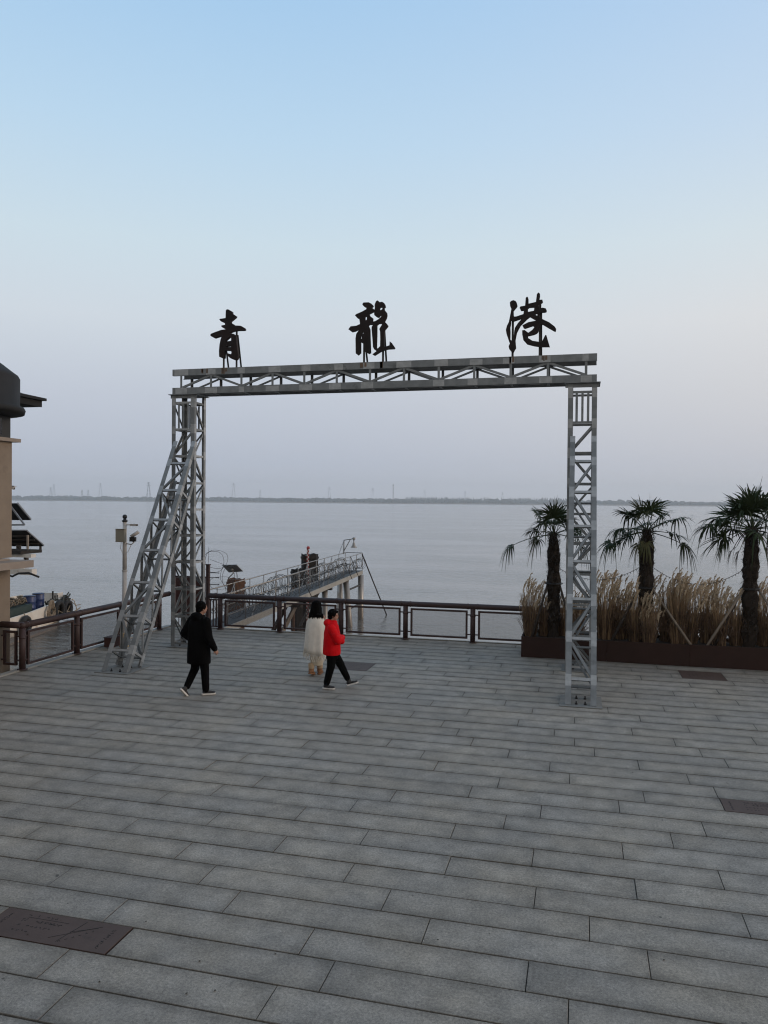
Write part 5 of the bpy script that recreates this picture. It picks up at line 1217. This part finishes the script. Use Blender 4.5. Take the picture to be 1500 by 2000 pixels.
# ================================================================== FAR SIDE OF THE RIVER
M['tree'] = mat('far_trees', (.035, .038, .034), (.055, .055, .048), .03, 1.0)
M['pyl'] = mat('pylon_steel', (.05, .05, .055), None, rough=.8)
M['mred'] = mat('mast_red', (.16, .05, .045), None, rough=.8)
tr_ = MB(); rg = random.Random(17)
def clump(a, b_, z, w, h):
    k = 7; c = fr(a, b_, z); w *= FS; h *= FS
    vs = []
    for j, (f, q) in enumerate([(1, 0), (1.0, .45), (.8, .8), (.35, 1.0)]):
        for i in range(k): t_ = 2 * PI * i / k + j; vs.append(c + Vector((w * f * math.cos(t_) * rg.uniform(.8, 1.15), w * f * math.sin(t_) * rg.uniform(.8, 1.15), h * q * rg.uniform(.92, 1.08))))
    tr_.add(vs, [(j * k + i, j * k + (i + 1) % k, (j + 1) * k + (i + 1) % k, (j + 1) * k + i) for j in range(3) for i in range(k)] + [tuple(3 * k + i for i in range(k))])
a = -4300
while a < 4300:
    for row, (b_, hh) in enumerate([(3200, 9), (3290, 14), (3420, 18), (3600, 23)]):
        lift = .5 + .5 * mnoise.noise(Vector((a * .0022, row * 3.1, 0))) + .35 * mnoise.noise(Vector((a * .012, row * 5.1, 4)))
        bb = b_ + (260 if a < -450 else 0) + rg.uniform(-40, 40)
        if row == 0 and lift < .45: continue
        clump(a + rg.uniform(-9, 9), bb, 1.2, rg.uniform(9, 19), hh * (.6 + .5 * lift) * rg.uniform(.85, 1.1))
    a += 13
for k in range(260):        # thin poplars and masts that stick out of the line
    x_ = rg.uniform(100, 900); clump(x_, 3650 + rg.uniform(0, 60), 1, rg.uniform(1.5, 3), rg.uniform(22, 30))
tag(tr_.build('far_treeline', M['tree']), kind='stuff')
def pylon(px, ptop, dist, strong, idx):
    u = (px - 750) / FPX; a = dist * u; base = fr(a, dist, 1.5); H = ((981.5 + (px - 750) * .0084 - ptop) / FPX * dist + 1) * FS
    Wd = H * .11; th = 1.5 if strong else .8; m_ = MB()
    def P3(f, i): w_ = Wd * (1 - f) ** 1.1 + 1.3; return base + R0 * (w_ if i in (0, 1) else -w_) + F0 * (w_ if i in (1, 2) else -w_) + Vector((0, 0, H * f))
    lv = [0, .25, .45, .62, .76, .88, 1.0]
    for i in range(4):
        for q in range(6): m_.bar(P3(lv[q], i), P3(lv[q + 1], i), th, th)
    for q in range(6):
        for i in (0, 2):
            m_.bar(P3(lv[q], i), P3(lv[q + 1], (i + 1) % 4), th * .7, th * .7)
            m_.bar(P3(lv[q], (i + 1) % 4), P3(lv[q + 1], i), th * .7, th * .7)
    root_ = empty('pylon', base, 'x', 'pylon', 'electricity pylons across the river')
    m_.build('lattice', M['pyl'], root_)
    for f, w_ in ((.80, .14), (.90, .11), (.98, .08)):
        m_ = MB(); m_.bar(base + R0 * -H * w_ + Vector((0, 0, H * f)), base + R0 * H * w_ + Vector((0, 0, H * f)), th, th * 1.4); m_.build('crossarm', M['pyl'], root_)
    return root_
PY = [(99, 952, 4300, 0, 'shorter of the two faint pylons at the far left beyond the river'), (105, 946, 4600, 0, 'taller of the two faint pylons at the far left beyond the river'), (160, 957, 3900, 0, 'small pylon, left one of a close pair above the left treeline'), (172, 957, 3900, 0, 'small pylon, right one of a close pair above the left treeline'),
      (196, 944, 4600, 0, 'very faint tall pylon left of the camera pole top'), (290, 942, 3700, 1, 'clearest dark pylon, left of the sloping buttress'), (456, 943, 4400, 0, 'faint pylon just right of the left tower'), (508, 957, 4200, 0, 'thin pylon above the treeline between the left tower and the walkers'),
      (643, 951, 4100, 0, 'pylon above the middle treeline, left of the banded mast'), (728, 953, 4200, 0, 'faint pylon directly left of the banded mast'), (829, 957, 4300, 0, 'first faint pylon right of the banded mast'), (908, 960, 4500, 0, 'second faint pylon right of the banded mast'), (981, 962, 4500, 0, 'last faint pylon before the left palm')]
for i, (px, pt2, d_, st2, lb) in enumerate(PY): pylon(px, pt2, d_, st2, i)['label'] = lb
# banded mast
base = fr(3500 * (767.5 - 750) / FPX, 3500, 1.5); H = ((981.7 - 946) / FPX * 3500 + 2) * FS
e = empty('radio_mast', base, 'banded radio mast rising above the middle of the far treeline', 'mast')
for k in range(7):
    m_ = MB(); w_ = 2.8 - .18 * k; m_.tube([base + Vector((0, 0, H * k / 7)), base + Vector((0, 0, H * (k + 1) / 7 - .05))], [w_, w_ - .1], 6); m_.build('mast_section', M['pyl'] if k % 2 == 0 else M['mred'], e)
for f in (.5, .72, .9):
    m_ = MB(); m_.lathe(base, [(4.3, H * f), (4.3, H * f + 4)], 8); m_.build('platform', M['pyl'], e)

# ---- the hazy air over the river
hz = bpy.data.materials.new('haze_air'); hz.use_nodes = True; n = hz.node_tree.nodes; n.clear()
ho = n.new('ShaderNodeOutputMaterial'); hv = n.new('ShaderNodeVolumePrincipled'); hv.inputs['Color'].default_value = (.90, .95, 1.0, 1)
hv.inputs['Density'].default_value = 1.35e-4; hv.inputs['Anisotropy'].default_value = .2
hz.node_tree.links.new(hv.outputs[0], ho.inputs['Volume'])
m_ = MB(); vs = [R0 * a + F0 * b_ + Vector((0, 0, z)) for a in (-7100, 7100) for b_ in (-450, 8000) for z in (-5.9, 190)]
m_.add(vs, [(0, 1, 3, 2), (4, 6, 7, 5), (0, 4, 5, 1), (2, 3, 7, 6), (0, 2, 6, 4), (1, 5, 7, 3)])
o = m_.build('haze', hz); o['kind'] = 'stuff'
bpy.context.view_layer.update()
